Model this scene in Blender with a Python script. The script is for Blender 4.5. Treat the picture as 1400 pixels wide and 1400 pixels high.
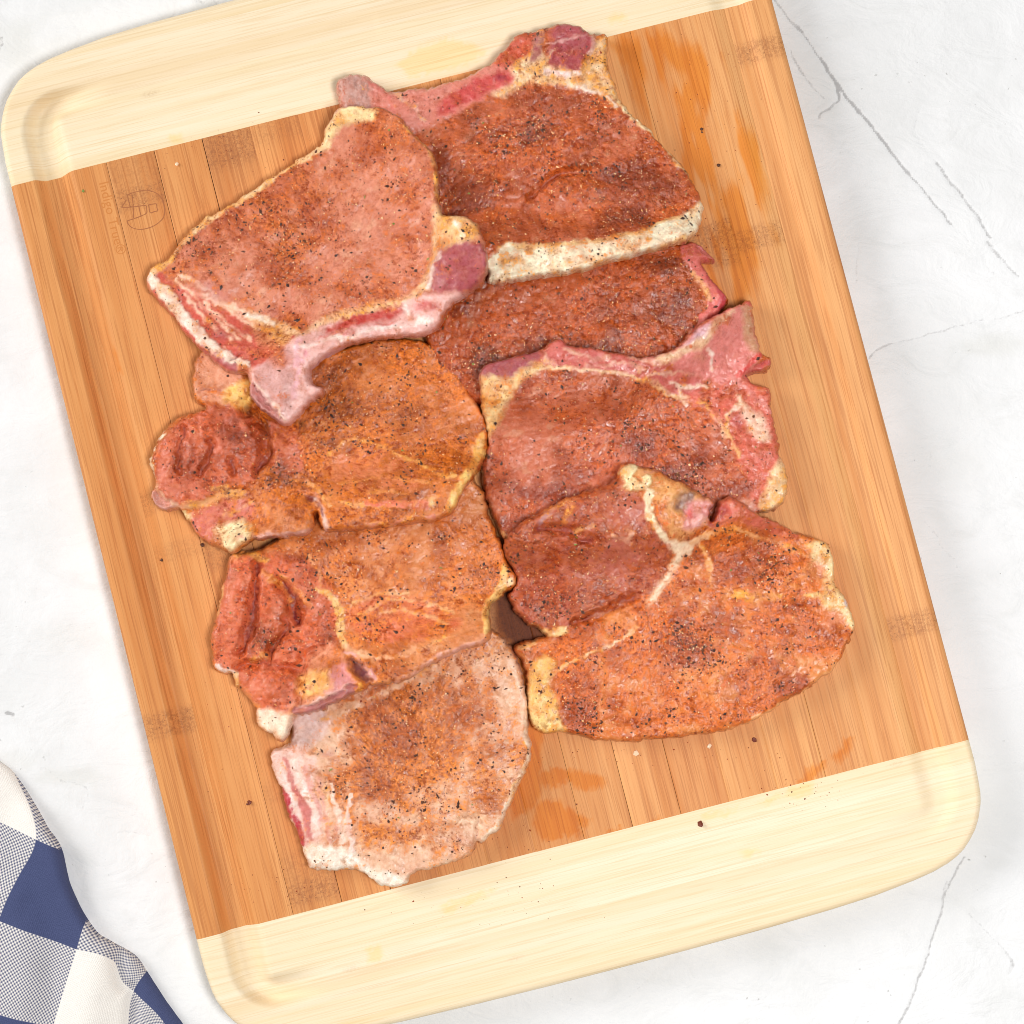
import bpy, math
import numpy as np
rng = np.random.default_rng(7)
for o in list(bpy.data.objects): bpy.data.objects.remove(o)
S = bpy.context.scene; COL = S.collection

# ------------------------------------------------------------------ camera, world, lamps
ZB = 0.019                       # board thickness
D = 0.96218                      # camera above the board top
RX, RY = 0.05447067, -0.00921585
FPX = 1400/(2*math.tan(math.radians(13.5)))
U = 0.00033                      # one working unit in metres
cam_d = bpy.data.cameras.new('camera'); cam = bpy.data.objects.new('camera', cam_d); COL.objects.link(cam)
cam.location = (0, 0, ZB+D); cam.rotation_euler = (RX, RY, 0)
cam_d.sensor_fit = 'HORIZONTAL'; cam_d.angle = math.radians(27); cam_d.clip_start = 0.05; cam_d.clip_end = 50
S.camera = cam
w = bpy.data.worlds.new('World'); S.world = w; w.use_nodes = True
bg = w.node_tree.nodes['Background']; bg.inputs[0].default_value = (1, 0.995, 0.985, 1); bg.inputs[1].default_value = 0.18
def area(name, loc, tgt, size, energy, col=(1, 1, 1)):
    l = bpy.data.lights.new(name, 'AREA'); l.shape = 'SQUARE'; l.size = size; l.energy = energy; l.color = col
    o = bpy.data.objects.new(name, l); COL.objects.link(o); o.location = loc
    from mathutils import Vector
    o.rotation_euler = (Vector(tgt)-Vector(loc)).to_track_quat('-Z', 'Y').to_euler()
    return o
area('window_light', (-2.25, 0.7, 1.25), (0, 0.05, 0), 1.3, 47, (1, .995, .98))
area('fill_light', (0.34, -0.14, 1.3), (0.1, 0.0, 0), 0.3, 12.3, (1, .995, .985))  # overhead fill lamp, added to brighten the right side and give glints
S.view_settings.view_transform = 'Standard'; S.view_settings.look = 'None'
S.view_settings.exposure = 0.1; S.view_settings.gamma = 1
S.cycles.max_bounces = 8; S.cycles.filter_width = 0.95

# ------------------------------------------------------------------ helpers
def lin(r, g=None, b=None):
    c = np.array([r, g, b] if g is not None else r, float)/255
    return np.where(c <= .04045, c/12.92, ((c+.055)/1.055)**2.4)
def Rm():
    cx, sx, cy, sy = math.cos(RX), math.sin(RX), math.cos(RY), math.sin(RY)
    return np.array([[cy, 0, sy], [0, 1, 0], [-sy, 0, cy]]) @ np.array([[1, 0, 0], [0, cx, -sx], [0, sx, cx]])
RMAT = Rm()
def unp(pts, z=0.0):
    """points traced in the photograph -> working units on the level plane z (metres above the board top)"""
    p = np.atleast_2d(np.array(pts, float))
    d = np.stack([(p[:, 0]-700)/FPX, (700-p[:, 1])/FPX, -np.ones(len(p))], 1) @ RMAT.T
    t = (z-D)/d[:, 2]
    return d[:, :2]*t[:, None]/U
BC = np.array([-0.00214268, 0.07532388])/U; BTH = 0.25089517
BW, BH = 543.27, 531.3            # half width, half length of the dark field
cB, sB = math.cos(BTH), math.sin(BTH)
def to_uv(q):
    x = q-BC; return np.stack([cB*x[:, 0]+sB*x[:, 1], -sB*x[:, 0]+cB*x[:, 1]], 1)
def hsh(i, j, s):
    h = (i.astype(np.int64)*374761393 + j.astype(np.int64)*668265263 + s*1442695041) & 0xffffffff
    h = ((h ^ (h >> 13))*1274126177) & 0xffffffff
    h = ((h ^ (h >> 16))*2246822519) & 0xffffffff
    return ((h ^ (h >> 15)) & 0xffffff)/0xffffff
def vn(x, y, s):
    i = np.floor(x); j = np.floor(y); f = x-i; g = y-j
    f = f*f*f*(f*(f*6-15)+10); g = g*g*g*(g*(g*6-15)+10)
    i = i.astype(np.int64); j = j.astype(np.int64)
    a = hsh(i, j, s); b = hsh(i+1, j, s); c = hsh(i, j+1, s); d = hsh(i+1, j+1, s)
    return (a*(1-f)+b*f)*(1-g)+(c*(1-f)+d*f)*g
def fbm(x, y, sc, s, oc=3):
    t = 0; a = 1; n = 0
    ca, sa = .8, .6
    x = x/sc; y = y/sc
    for k in range(oc):
        t = t+a*vn(x+17.3*k, y-9.1*k, s+k*31); n += a; a *= .5
        x, y = (ca*x-sa*y)*2.03, (sa*x+ca*y)*2.03
    return t/n
def sst(a, b, x):
    t = np.clip((x-a)/(b-a), 0, 1); return t*t*(3-2*t)
def catmull(p, n=4, closed=True):
    p = np.array(p, float); out = []
    m = len(p)
    for i in range(m if closed else m-1):
        if closed: a, b, c, d = p[(i-1) % m], p[i], p[(i+1) % m], p[(i+2) % m]
        else: a, b, c, d = p[max(i-1, 0)], p[i], p[i+1], p[min(i+2, m-1)]
        for k in range(n):
            t = k/n
            out.append(.5*((2*b)+(c-a)*t+(2*a-5*b+4*c-d)*t*t+(3*b-a-3*c+d)*t**3))
    if not closed: out.append(p[-1])
    return np.array(out)
def segdist(X, Y, p, ws=None, closed=False):
    best = np.full(X.shape, 1e9); n = len(p)
    for i in range(n if closed else n-1):
        a = p[i]; b = p[(i+1) % n]; d = b-a; L = max(d@d, 1e-9)
        t = np.clip(((X-a[0])*d[0]+(Y-a[1])*d[1])/L, 0, 1)
        q = np.hypot(X-a[0]-t*d[0], Y-a[1]-t*d[1])
        if ws is not None: q = q-(ws[i]*(1-t)+ws[(i+1) % n]*t)
        np.minimum(best, q, out=best)
    return best
def inside(X, Y, p):
    r = np.zeros(X.shape, bool); n = len(p)
    for i in range(n):
        a = p[i]; b = p[(i+1) % n]
        if a[1] == b[1]: continue
        c = (a[1] > Y) != (b[1] > Y)
        r ^= c & (X < (b[0]-a[0])*(Y-a[1])/(b[1]-a[1])+a[0])
    return r
def sdf(X, Y, p):
    d = segdist(X, Y, p, closed=True); return np.where(inside(X, Y, p), d, -d)

def link(o, parent=None):
    COL.objects.link(o)
    if parent: o.parent = parent
    return o
def empty(name, label, cat, loc=(0, 0, 0), rz=0, group=None):
    o = bpy.data.objects.new(name, None); o.empty_display_size = .02; link(o)
    o.location = loc; o.rotation_euler = (0, 0, rz); o['label'] = label; o['category'] = cat
    if group: o['group'] = group
    return o
def mesh(name, V, F, mat, parent=None, cols=None, flts=None, normals=None, smooth=True, uv=None):
    """V (n,3) metres, F (m,k) same-size faces"""
    V = np.asarray(V, np.float32); F = np.asarray(F, np.int32)
    me = bpy.data.meshes.new(name)
    me.vertices.add(len(V)); me.vertices.foreach_set('co', V.ravel())
    k = F.shape[1]
    me.loops.add(F.size); me.loops.foreach_set('vertex_index', F.ravel())
    me.polygons.add(len(F)); me.polygons.foreach_set('loop_start', np.arange(0, F.size, k, dtype=np.int32))
    me.update(calc_edges=True)
    me.polygons.foreach_set('use_smooth', np.full(len(F), smooth, bool))
    for n, a in (cols or {}).items():
        at = me.color_attributes.new(n, 'FLOAT_COLOR', 'POINT')
        at.data.foreach_set('color', np.c_[a, np.ones(len(a))].astype(np.float32).ravel())
    for n, a in (flts or {}).items():
        at = me.attributes.new(n, 'FLOAT', 'POINT'); at.data.foreach_set('value', np.asarray(a, np.float32).ravel())
    if uv is not None:
        l = me.uv_layers.new(name='UVMap'); l.data.foreach_set('uv', np.asarray(uv, np.float32)[F.ravel()].ravel())
    if normals is not None: me.normals_split_custom_set_from_vertices(normals.astype(np.float32))
    me.materials.append(mat); me.validate()
    o = bpy.data.objects.new(name, me); link(o, parent)
    return o
def gridfaces(ny, nx):
    i = np.arange(ny*nx).reshape(ny, nx)
    return np.stack([i[:-1, :-1], i[:-1, 1:], i[1:, 1:], i[1:, :-1]], -1).reshape(-1, 4)
def vnormals(V, F):
    a = V[F[:, 2]]-V[F[:, 0]]; b = V[F[:, 3]]-V[F[:, 1]]; n = np.cross(a, b)
    N = np.zeros_like(V)
    for k in range(4):
        for c in range(3): N[:, c] += np.bincount(F[:, k], n[:, c], len(V))
    return N/np.maximum(np.linalg.norm(N, axis=1, keepdims=True), 1e-12)
def comps(F):
    """connected pieces of a face list"""
    n = F.max()+1; f = np.arange(len(F))
    while True:
        v = np.full(n, len(F)); np.minimum.at(v, F.ravel(), np.repeat(f, F.shape[1]))
        g2 = v[F].min(1); g2 = g2[g2]
        if (g2 == f).all(): return f
        f = g2
def bedges(F):
    """directed boundary edges"""
    e = np.concatenate([F[:, [k, (k+1) % 4]] for k in range(4)])
    n = F.max()+1
    key = e[:, 0].astype(np.int64)*n+e[:, 1]; rev = e[:, 1].astype(np.int64)*n+e[:, 0]
    return e[~np.isin(key, rev)]

# ------------------------------------------------------------------ node helpers
def newmat(name):
    m = bpy.data.materials.new(name); m.use_nodes = True; nt = m.node_tree
    return m, nt, nt.nodes['Principled BSDF']
class NT:
    def __init__(s, nt): s.t = nt
    def n(s, ty, **kw):
        x = s.t.nodes.new(ty)
        for k, v in kw.items(): setattr(x, k, v)
        return x
    def put(s, sock, v):
        if hasattr(v, 'is_output'): s.t.links.new(v, sock)
        else: sock.default_value = v
    def math(s, op, a, b=None, clamp=False):
        x = s.n('ShaderNodeMath', operation=op, use_clamp=clamp); s.put(x.inputs[0], a)
        if b is not None: s.put(x.inputs[1], b)
        return x.outputs[0]
    def mix(s, f, a, b, bt='MIX'):
        x = s.n('ShaderNodeMix', data_type='RGBA', blend_type=bt); s.put(x.inputs[0], f)
        s.put(x.inputs[6], a); s.put(x.inputs[7], b); return x.outputs[2]
    def noise(s, vec, sc, det=3, rough=.55, dist=0):
        x = s.n('ShaderNodeTexNoise'); s.put(x.inputs['Vector'], vec); x.inputs['Scale'].default_value = sc
        x.inputs['Detail'].default_value = det; x.inputs['Roughness'].default_value = rough; x.inputs['Distortion'].default_value = dist
        return x.outputs[0]
    def ss(s, v, a, b, lo=0., hi=1.):
        x = s.n('ShaderNodeMapRange', interpolation_type='SMOOTHSTEP'); s.put(x.inputs[0], v)
        x.inputs[1].default_value = a; x.inputs[2].default_value = b; x.inputs[3].default_value = lo; x.inputs[4].default_value = hi
        return x.outputs[0]
    def attr(s, name): return s.n('ShaderNodeAttribute', attribute_name=name)
    def obj(s): return s.n('ShaderNodeTexCoord').outputs['Object']
    def scl(s, v, x, y, z):
        m = s.n('ShaderNodeMapping'); s.put(m.inputs[0], v); m.inputs['Scale'].default_value = (x, y, z); return m.outputs[0]
    def bump(s, h, st, dist):
        b = s.n('ShaderNodeBump'); s.put(b.inputs['Height'], h); b.inputs['Strength'].default_value = st; b.inputs['Distance'].default_value = dist
        return b.outputs[0]
def c4(c): return (float(c[0]), float(c[1]), float(c[2]), 1)

# meat: pigment comes from the traced flesh map, the rub from its own map broken up by fine grain
MEAT, nt, bs = newmat('raw_pork'); g = NT(nt); oc = g.obj()
n1 = g.ss(g.noise(oc, 400, 3, .6), .32, .68); n2 = g.ss(g.noise(oc, 820, 2, .55), .32, .68); n3 = g.ss(g.noise(oc, 170, 3, .5), .3, .7)
rp = g.n('ShaderNodeValToRGB'); e = rp.color_ramp.elements
e[0].position = .14; e[0].color = (.52, .30, .17, 1); e[1].position = .84; e[1].color = (1.22, 1.65, 1.9, 1)
x = e.new(.36); x.color = (.88, .76, .66, 1); x = e.new(.62); x.color = (1.08, 1.16, 1.18, 1)
nt.links.new(g.math('ADD', g.math('MULTIPLY', n1, .6), g.math('MULTIPLY', n2, .4)), rp.inputs[0])
amt = g.ss(g.math('ADD', g.attr('rubd').outputs['Fac'], g.math('MULTIPLY', g.math('SUBTRACT', g.noise(oc, 55, 2, .5), .5), 1.2)), .1, .8, .22, 1.)
fl = g.mix(1., g.attr('flesh').outputs['Color'], g.mix(amt, (1, 1, 1, 1), rp.outputs[0]), 'MULTIPLY')
rd = g.attr('rubd').outputs['Fac']
gr = g.math('ADD', g.math('MULTIPLY', g.math('SUBTRACT', n1, .5), .6), g.math('MULTIPLY', g.math('SUBTRACT', n2, .5), .38))
gr = g.math('ADD', gr, g.math('MULTIPLY', g.math('SUBTRACT', n3, .5), .4))
mk = g.ss(g.math('ADD', rd, gr), .3, .95)
mk = g.math('MULTIPLY', mk, .93)
rc = g.mix(1., g.attr('rubc').outputs['Color'], g.mix(g.math('ADD', g.math('MULTIPLY', n1, .5), g.math('MULTIPLY', n2, .5)), (.48, .32, .18, 1), (1.46, 1.6, 1.65, 1)), 'MULTIPLY')
col = g.mix(mk, fl, rc)
nt.links.new(col, bs.inputs['Base Color'])
wet = g.attr('wet').outputs['Fac']
ro = g.math('ADD', g.math('MULTIPLY', n1, .2), g.math('SUBTRACT', .32, g.math('MULTIPLY', wet, .16)))
nt.links.new(ro, bs.inputs['Roughness'])
hh = g.math('ADD', g.math('MULTIPLY', n1, .5), g.math('MULTIPLY', g.math('MULTIPLY', n2, mk), .55))
hh = g.math('ADD', hh, g.math('MULTIPLY', n3, .8))
nt.links.new(g.bump(hh, .26, .0008), bs.inputs['Normal'])
nt.links.new(g.ss(wet, .0, .9, .25, .85), bs.inputs['Coat Weight']); bs.inputs['Coat Roughness'].default_value = .07
wn = g.ss(g.noise(oc, 330, 3, .6), .3, .7)
nt.links.new(g.bump(g.math('ADD', g.math('ADD', wn, g.math('MULTIPLY', n3, 1.6)), g.math('MULTIPLY', n1, .25)), .85, .0011), bs.inputs['Coat Normal'])
bs.inputs['Subsurface Weight'].default_value = .06; bs.inputs['Subsurface Radius'].default_value = (1, .45, .3); bs.inputs['Subsurface Scale'].default_value = .0016
bs.inputs['Specular IOR Level'].default_value = .32

def grainmat(name, stops, rough):
    m, nt, bs = newmat(name); g = NT(nt)
    r = g.n('ShaderNodeNewGeometry').outputs['Random Per Island']
    cr = g.n('ShaderNodeValToRGB'); nt.links.new(r, cr.inputs[0]); e = cr.color_ramp.elements
    cr.color_ramp.interpolation = 'LINEAR'
    while len(e) < len(stops): e.new(.5)
    for k, c in enumerate(stops): e[k].position = k/(len(stops)-1); e[k].color = c4(lin(*c))
    nt.links.new(cr.outputs[0], bs.inputs['Base Color']); bs.inputs['Roughness'].default_value = rough
    return m
PEPPER = grainmat('black_pepper', [(52, 32, 26), (92, 52, 32), (58, 38, 32), (124, 70, 38), (46, 34, 34)], .6)
GRAIN = grainmat('garlic_grain', [(248, 196, 134), (255, 222, 172), (236, 170, 100), (252, 206, 154), (226, 140, 80)], .35)
PAPRIKA = grainmat('paprika_flake', [(120, 44, 22), (160, 66, 30), (96, 40, 26), (182, 84, 40)], .55)
HERB = grainmat('dried_herb', [(110, 130, 50), (140, 150, 70)], .6)

# bamboo
def bamboo(name, base_lo, base_hi, fibre, along_v, contrast):
    m, nt, bs = newmat(name); g = NT(nt); oc = g.obj()
    inf = g.n('ShaderNodeObjectInfo')
    cx = g.n('ShaderNodeCombineXYZ'); nt.links.new(g.math('MULTIPLY', inf.outputs['Random'], 3.), cx.inputs[2])
    ad = g.n('ShaderNodeVectorMath', operation='ADD'); nt.links.new(oc, ad.inputs[0]); nt.links.new(cx.outputs[0], ad.inputs[1])
    v = ad.outputs[0]
    st = (lambda a, b: g.scl(v, a, b, 1)) if along_v else (lambda a, b: g.scl(v, b, a, 1))
    wide = g.noise(st(120, 3.2), 1, 2, .5, .2)
    fib = g.noise(st(900, 9), 1, 3, .6, .1)
    fine = g.noise(st(2600, 45), 1, 2, .6)
    pore = g.noise(st(1500, 28), 1, 2, .6)
    f = g.math('ADD', g.math('MULTIPLY', wide, .55), g.math('MULTIPLY', fib, .45))
    c = g.mix(g.ss(f, .3, .7), base_lo, base_hi)
    c = g.mix(g.math('MULTIPLY', g.ss(fib, .53, .62), contrast), c, fibre)
    c = g.mix(g.math('MULTIPLY', g.ss(pore, .56, .63), contrast*.75), c, fibre)
    c = g.mix(g.math('MULTIPLY', g.ss(fine, .3, .7), .10), c, fibre)
    c = g.mix(1., c, inf.outputs['Color'], 'MULTIPLY')
    nd = g.attr('node').outputs['Fac']  # growth nodes, plus painted shade between the chops
    sp = g.noise(g.scl(v, 700, 700, 1), 1, 4, .75, .6)
    sp2 = g.noise(g.scl(v, 1700, 1300, 1), 1, 3, .7)
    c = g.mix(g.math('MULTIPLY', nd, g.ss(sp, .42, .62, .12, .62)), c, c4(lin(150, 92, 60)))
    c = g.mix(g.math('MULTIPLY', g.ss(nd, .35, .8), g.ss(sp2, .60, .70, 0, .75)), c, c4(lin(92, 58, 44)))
    c = g.mix(g.math('MULTIPLY', g.attr('juice').outputs['Fac'], .95), c, g.mix(1., c, (.2, .13, .1, 1), 'MULTIPLY'))  # pooled juice, with the gap's shade painted into the wood colour
    oil = g.attr('oil').outputs['Fac']  # oil stains, plus painted shade in the gap between chops
    om = g.ss(g.math('ADD', oil, g.math('MULTIPLY', g.math('SUBTRACT', g.noise(st(420, 60), 1, 3, .65), .5), .7)), .2, .85)
    c = g.mix(g.math('MULTIPLY', om, (.85 if along_v else .55)), c, g.mix(1., c, (.95, .62, .16, 1) if along_v else (1, .88, .5, 1), 'MULTIPLY'))
    nt.links.new(c, bs.inputs['Base Color'])
    nt.links.new(g.math('ADD', .55, g.math('MULTIPLY', om, .0)), bs.inputs['Roughness'])
    bs.inputs['Specular IOR Level'].default_value = .22
    h = g.math('ADD', fib, g.math('MULTIPLY', fine, .6))
    nt.links.new(g.bump(h, .25, .0004), bs.inputs['Normal'])
    return m
DARKB = bamboo('caramel_bamboo', c4(lin(216, 142, 82)), c4(lin(241, 178, 116)), c4(lin(182, 106, 56)), True, .5)
LIGHTB = bamboo('pale_bamboo', c4(lin(241, 218, 178)), c4(lin(249, 234, 208)), c4(lin(226, 194, 142)), False, .4)
burn, nt, bs = newmat('burnt_engraving'); bs.inputs['Base Color'].default_value = c4(lin(168, 102, 60)); bs.inputs['Roughness'].default_value = .8
burn2, nt, bs = newmat('faint_engraving'); bs.inputs['Base Color'].default_value = c4(lin(206, 128, 62)); bs.inputs['Roughness'].default_value = .8

# ------------------------------------------------------------------ the table top
TM, nt, bs = newmat('white_plaster'); g = NT(nt); oc = g.obj()
ck = g.attr('crack').outputs['Fac']; sm = g.attr('smudge').outputs['Fac']
na = g.noise(oc, 14, 5, .6, .4); nb = g.noise(oc, 420, 4, .7); nc = g.noise(g.scl(oc, 1, 1.6, 1), 34, 4, .6, 1.2)
c = g.mix(g.ss(na, .3, .7), c4(lin(230, 230, 230)), c4(lin(240, 240, 241)))
c = g.mix(g.math('MULTIPLY', g.ss(nc, .5, .75), .28), c, c4(lin(216, 216, 214)))
c = g.mix(g.math('MULTIPLY', sm, .6), c, c4(lin(214, 213, 206)))
br = g.ss(g.math('ADD', ck, g.math('MULTIPLY', g.math('SUBTRACT', nb, .5), 1.0)), .3, .95)
c = g.mix(g.math('MULTIPLY', br, .55), c, c4(lin(124, 120, 120)))
spk = g.noise(oc, 300, 2, .5); spr = g.noise(oc, 22, 3, .6)
c = g.mix(g.math('MULTIPLY', g.ss(spk, .70, .76), g.ss(spr, .52, .66, 0, .6)), c, c4(lin(130, 128, 120)))
nt.links.new(c, bs.inputs['Base Color']); bs.inputs['Roughness'].default_value = .6; bs.inputs['Specular IOR Level'].default_value = .25
nt.links.new(g.bump(g.math('ADD', g.math('MULTIPLY', nc, 1.), g.math('MULTIPLY', nb, .2)), .6, .0016), bs.inputs['Normal'])
cracks = [  # points, width, strength
 ([(1056, -4), (1075, 20), (1105, 55), (1125, 85), (1137, 105)], .9, .8), ([(1122, 80), (1137, 105), (1160, 135), (1190, 170), (1218, 208)], 1.9, .9),
 ([(1218, 208), (1245, 240), (1275, 275), (1300, 305)], 1.1, .8), ([(1300, 305), (1325, 330)], .6, .4),
 ([(1125, 85), (1140, 110), (1148, 135)], 1.4, .95), ([(1148, 137), (1135, 148), (1121, 155), (1119, 162)], 1.1, .75),
 ([(1080, 70), (1092, 92), (1101, 104)], 1.1, .7), ([(1101, 104), (1113, 120), (1127, 135)], .8, .6), ([(1104, 153), (1116, 147), (1126, 140)], .5, .4),
 ([(1258, 145), (1252, 165), (1254, 185), (1270, 210), (1290, 235)], .6, .4), ([(1280, 222), (1297, 245), (1310, 262), (1335, 295), (1354, 325)], 1.2, .75),
 ([(1350, 330), (1362, 345), (1372, 357)], 1.8, .65), ([(1375, 360), (1392, 378)], 1.1, .7), ([(1346, 350), (1352, 365), (1360, 375)], .8, .5),
 ([(1188, 490), (1200, 478), (1218, 471)], .9, .7), ([(1215, 472), (1240, 466), (1290, 451), (1345, 437)], .7, .55), ([(1360, 437), (1375, 432), (1410, 420)], .7, .5),
 ([(1173, 332), (1215, 332), (1240, 330)], .6, .4), ([(1260, 326), (1290, 320)], .6, .4), ([(1174, 334), (1172, 360), (1170, 384)], .6, .5),
 ([(1318, 1172), (1300, 1208), (1291, 1225), (1286, 1248)], .9, .75), ([(1296, 1205), (1290, 1218), (1289, 1235)], .8, .6), ([(1286, 1248), (1278, 1272), (1262, 1325), (1240, 1380), (1226, 1404)], 1., .75),
 ([(1326, 1250), (1345, 1270), (1375, 1298)], .7, .5), ([(1375, 1300), (1386, 1318), (1380, 1330)], 1.3, .6),
 ([(1262, 712), (1278, 730), (1290, 750), (1306, 764)], .7, .5), ([(1306, 764), (1318, 780), (1318, 792)], .5, .35), ([(1230, 580), (1248, 595), (1262, 612)], .5, .3),
 ([(1275, 610), (1273, 638), (1278, 648)], .6, .4), ([(56, 1052), (60, 1050), (82, 1066), (100, 1072), (118, 1078), (121, 1088)], .9, .5), ([(114, 1088), (114, 1110)], .6, .4),
 ([(160, 1139), (182, 1138), (212, 1145)], .7, .45), ([(122, 1180), (112, 1200), (110, 1230)], .5, .3), ([(10, 541), (26, 524), (42, 512)], .6, .3),
 ([(95, 857), (120, 858), (132, 857)], .7, .4), ([(55, 885), (80, 872), (97, 860)], .5, .25), ([(-2, 72), (4, 58), (2, 52)], 1.6, .6), ([(18, 74), (30, 58), (42, 44)], .6, .35),
 ([(266, -2), (278, 4)], 1.6, .6), ([(290, -2), (298, 12)], 1.1, .45), ([(74, 82), (78, 95)], .7, .4), ([(105, 78), (109, 72)], 1., .5), ([(10, 974), (18, 977)], 1.6, .9), ([(50, 1152), (62, 1150)], .8, .3),
 ([(1380, 900), (1392, 930)], .5, .25), ([(1210, 700), (1216, 690)], .6, .3), ([(1310, 850), (1305, 835)], .6, .3), ([(1080, 70), (1062, 50)], .5, .3),
 ([(1225, 80), (1235, 95)], .6, .3), ([(1290, 60), (1305, 75)], .6, .3), ([(860, 1366), (900, 1320), (905, 1316)], .6, .4), ([(706, 1388), (712, 1376)], .7, .3)]
n = 680; ax = np.linspace(-800, 800, n); ay = ax+160; X, Y = np.meshgrid(ax, ay)
wx = X+5*(fbm(X, Y, 22, 3)-.5)+2.5*(fbm(X, Y, 6, 4)-.5); wy = Y+5*(fbm(X, Y, 22, 5)-.5)+2.5*(fbm(X, Y, 6, 6)-.5)
ck = np.zeros_like(X)
for p, wd, st in cracks:
    q = unp(p, -ZB); lo = q.min(0)-14; hi = q.max(0)+14
    xi = np.searchsorted(ax, [lo[0], hi[0]]); yi = np.searchsorted(ay, [lo[1], hi[1]])
    sl = (slice(yi[0], yi[1]), slice(xi[0], xi[1]))
    if X[sl].size == 0: continue
    d = segdist(wx[sl], wy[sl], catmull(q, 4, False))
    ck[sl] = np.maximum(ck[sl], st*(1-sst(wd*.8, wd+2.6, d)))
smu = np.zeros_like(X)
for c_, r_, a_ in [((1360, 470), (70, 22), .5), ((20, 60), (40, 50), .5), ((285, 10), (30, 25), .5), ((100, 1062), (60, 18), .6), ((30, 1150), (90, 80), .25), ((1120, 130), (40, 60), .25), ((90, 870), (60, 30), .3), ((20, 1040), (40, 20), .35), ((1310, 640), (50, 40), .2)]:
    q = unp([c_], -ZB)[0]; e = np.hypot((wx-q[0])/r_[0], (wy-q[1])/r_[1])
    smu = np.maximum(smu, a_*(1-sst(.3, 1.1, e+.6*(fbm(X, Y, 14, 9)-.5))))
ext = np.maximum(sst(700, 800, np.abs(X)), sst(700, 800, np.abs(Y-160)))
hz = (3.0*(fbm(X, Y, 90, 11)-.5)+1.2*(fbm(X, Y, 25, 12)-.5)-1.0*ck)*(1-ext) - 1.2
V = np.stack([X*U, Y*U, hz*U*.7], -1).reshape(-1, 3); F = gridfaces(n, n)
be = bedges(F); bv = np.unique(be); m = np.full(len(V), -1); m[bv] = np.arange(len(bv))+len(V)
o2 = V[bv].copy(); o2[:, :2] *= 4.2
F = np.r_[F, np.c_[be[:, 1], be[:, 0], m[be[:, 0]], m[be[:, 1]]]]
ex = lambda a: np.r_[a.ravel(), np.zeros(len(bv))]
o = mesh('tabletop', np.r_[V, o2], F, TM, flts=dict(crack=ex(ck), smudge=ex(smu)))
o['kind'] = 'structure'; o['label'] = 'white plaster table surface with fine grey cracks'

# ------------------------------------------------------------------ the cutting board
half = [(543.3, 531), (543.3, 565), (541.5, 590), (540, 605), (537, 618), (533, 628), (527.5, 640), (520, 652), (509, 664), (498, 674), (486, 681), (472, 687),
        (450, 693), (420, 698), (365, 704.5), (300, 708), (200, 710.5), (100, 711.7), (0, 712)]
hu = np.array([h[0] for h in half]); hv = np.array([h[1] for h in half])
rt = half+[(-a, b) for a, b in half[-2::-1]]
OUT = np.array(rt+[(-a, -b) for a, b in rt])
def rbox(u, v, a, b, r):
    x = np.abs(u)-a+r; y = np.abs(v)-b+r
    return np.hypot(np.maximum(x, 0), np.maximum(y, 0))+np.minimum(np.maximum(x, y), 0)-r
def board_h(u, v, edge=True):
    so = -rbox(u, v, 510, 649, 62); si = rbox(u, v, 453, 600, 1)
    t = np.clip(so/np.maximum(so+si, 1e-6), 0, 1)
    g_ = np.where((so > 0) & (si > 0), sst(0, .27, t)*(1-sst(.55, 1., t)), 0)
    side = sst(560, 600, np.abs(v))
    fade = 1-side*(1-(.04+.96*sst(375, 490, np.abs(u))))
    h = -21*g_*fade*np.where(u > 0, .3, 1)
    if edge:
        d = np.maximum(sdf(u, v, OUT), 0); h = h-9*(1-np.sqrt(np.clip(1-(1-np.clip(d/9, 0, 1))**2, 0, 1)))
    return h
board = empty('cutting_board', 'large two-tone bamboo cutting board with pale rounded ends and a juice groove', 'cutting board', (BC[0]*U, BC[1]*U, 0), BTH)
TH = ZB/U
def px_uv(pts, z=0): return to_uv(unp(pts, z))
# oil stains, traced; the first also paints shade into the gap between chops
oil_shade_polys = [[(676, 800), (700, 800), (735, 850), (745, 880), (715, 890), (680, 870)], [(690, 880), (740, 900), (745, 960), (738, 1100), (700, 1120), (680, 1000)], [(828, 60), (850, 40), (872, 48), (905, 35), (925, 45), (945, 58), (985, 75), (992, 105), (985, 130), (1000, 138), (1012, 150), (1020, 165), (1040, 185), (1050, 215), (1052, 255), (1045, 300), (1062, 325), (1052, 350), (1036, 375), (1034, 420), (1010, 470), (940, 420), (900, 200)],
 [(735, 1058), (752, 1050), (775, 1052), (800, 1054), (828, 1062), (828, 1072), (810, 1080), (790, 1080), (778, 1068), (760, 1075), (745, 1078), (736, 1070)],
 [(730, 1100), (745, 1092), (765, 1092), (778, 1105), (790, 1112), (808, 1122), (805, 1132), (790, 1130), (800, 1142), (770, 1145), (740, 1150), (728, 1125)],
 [(1090, 1070), (1100, 1055), (1118, 1044), (1130, 1040), (1128, 1050), (1118, 1062), (1105, 1072)], [(1136, 1036), (1150, 1022), (1155, 1008), (1166, 1006), (1165, 1020), (1158, 1034), (1148, 1044)],
 [(826, 1136), (850, 1128), (852, 1136), (832, 1142)], [(888, 1124), (905, 1116), (902, 1128), (892, 1130)], [(155, 475), (160, 485), (166, 510), (160, 508)]]
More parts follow.
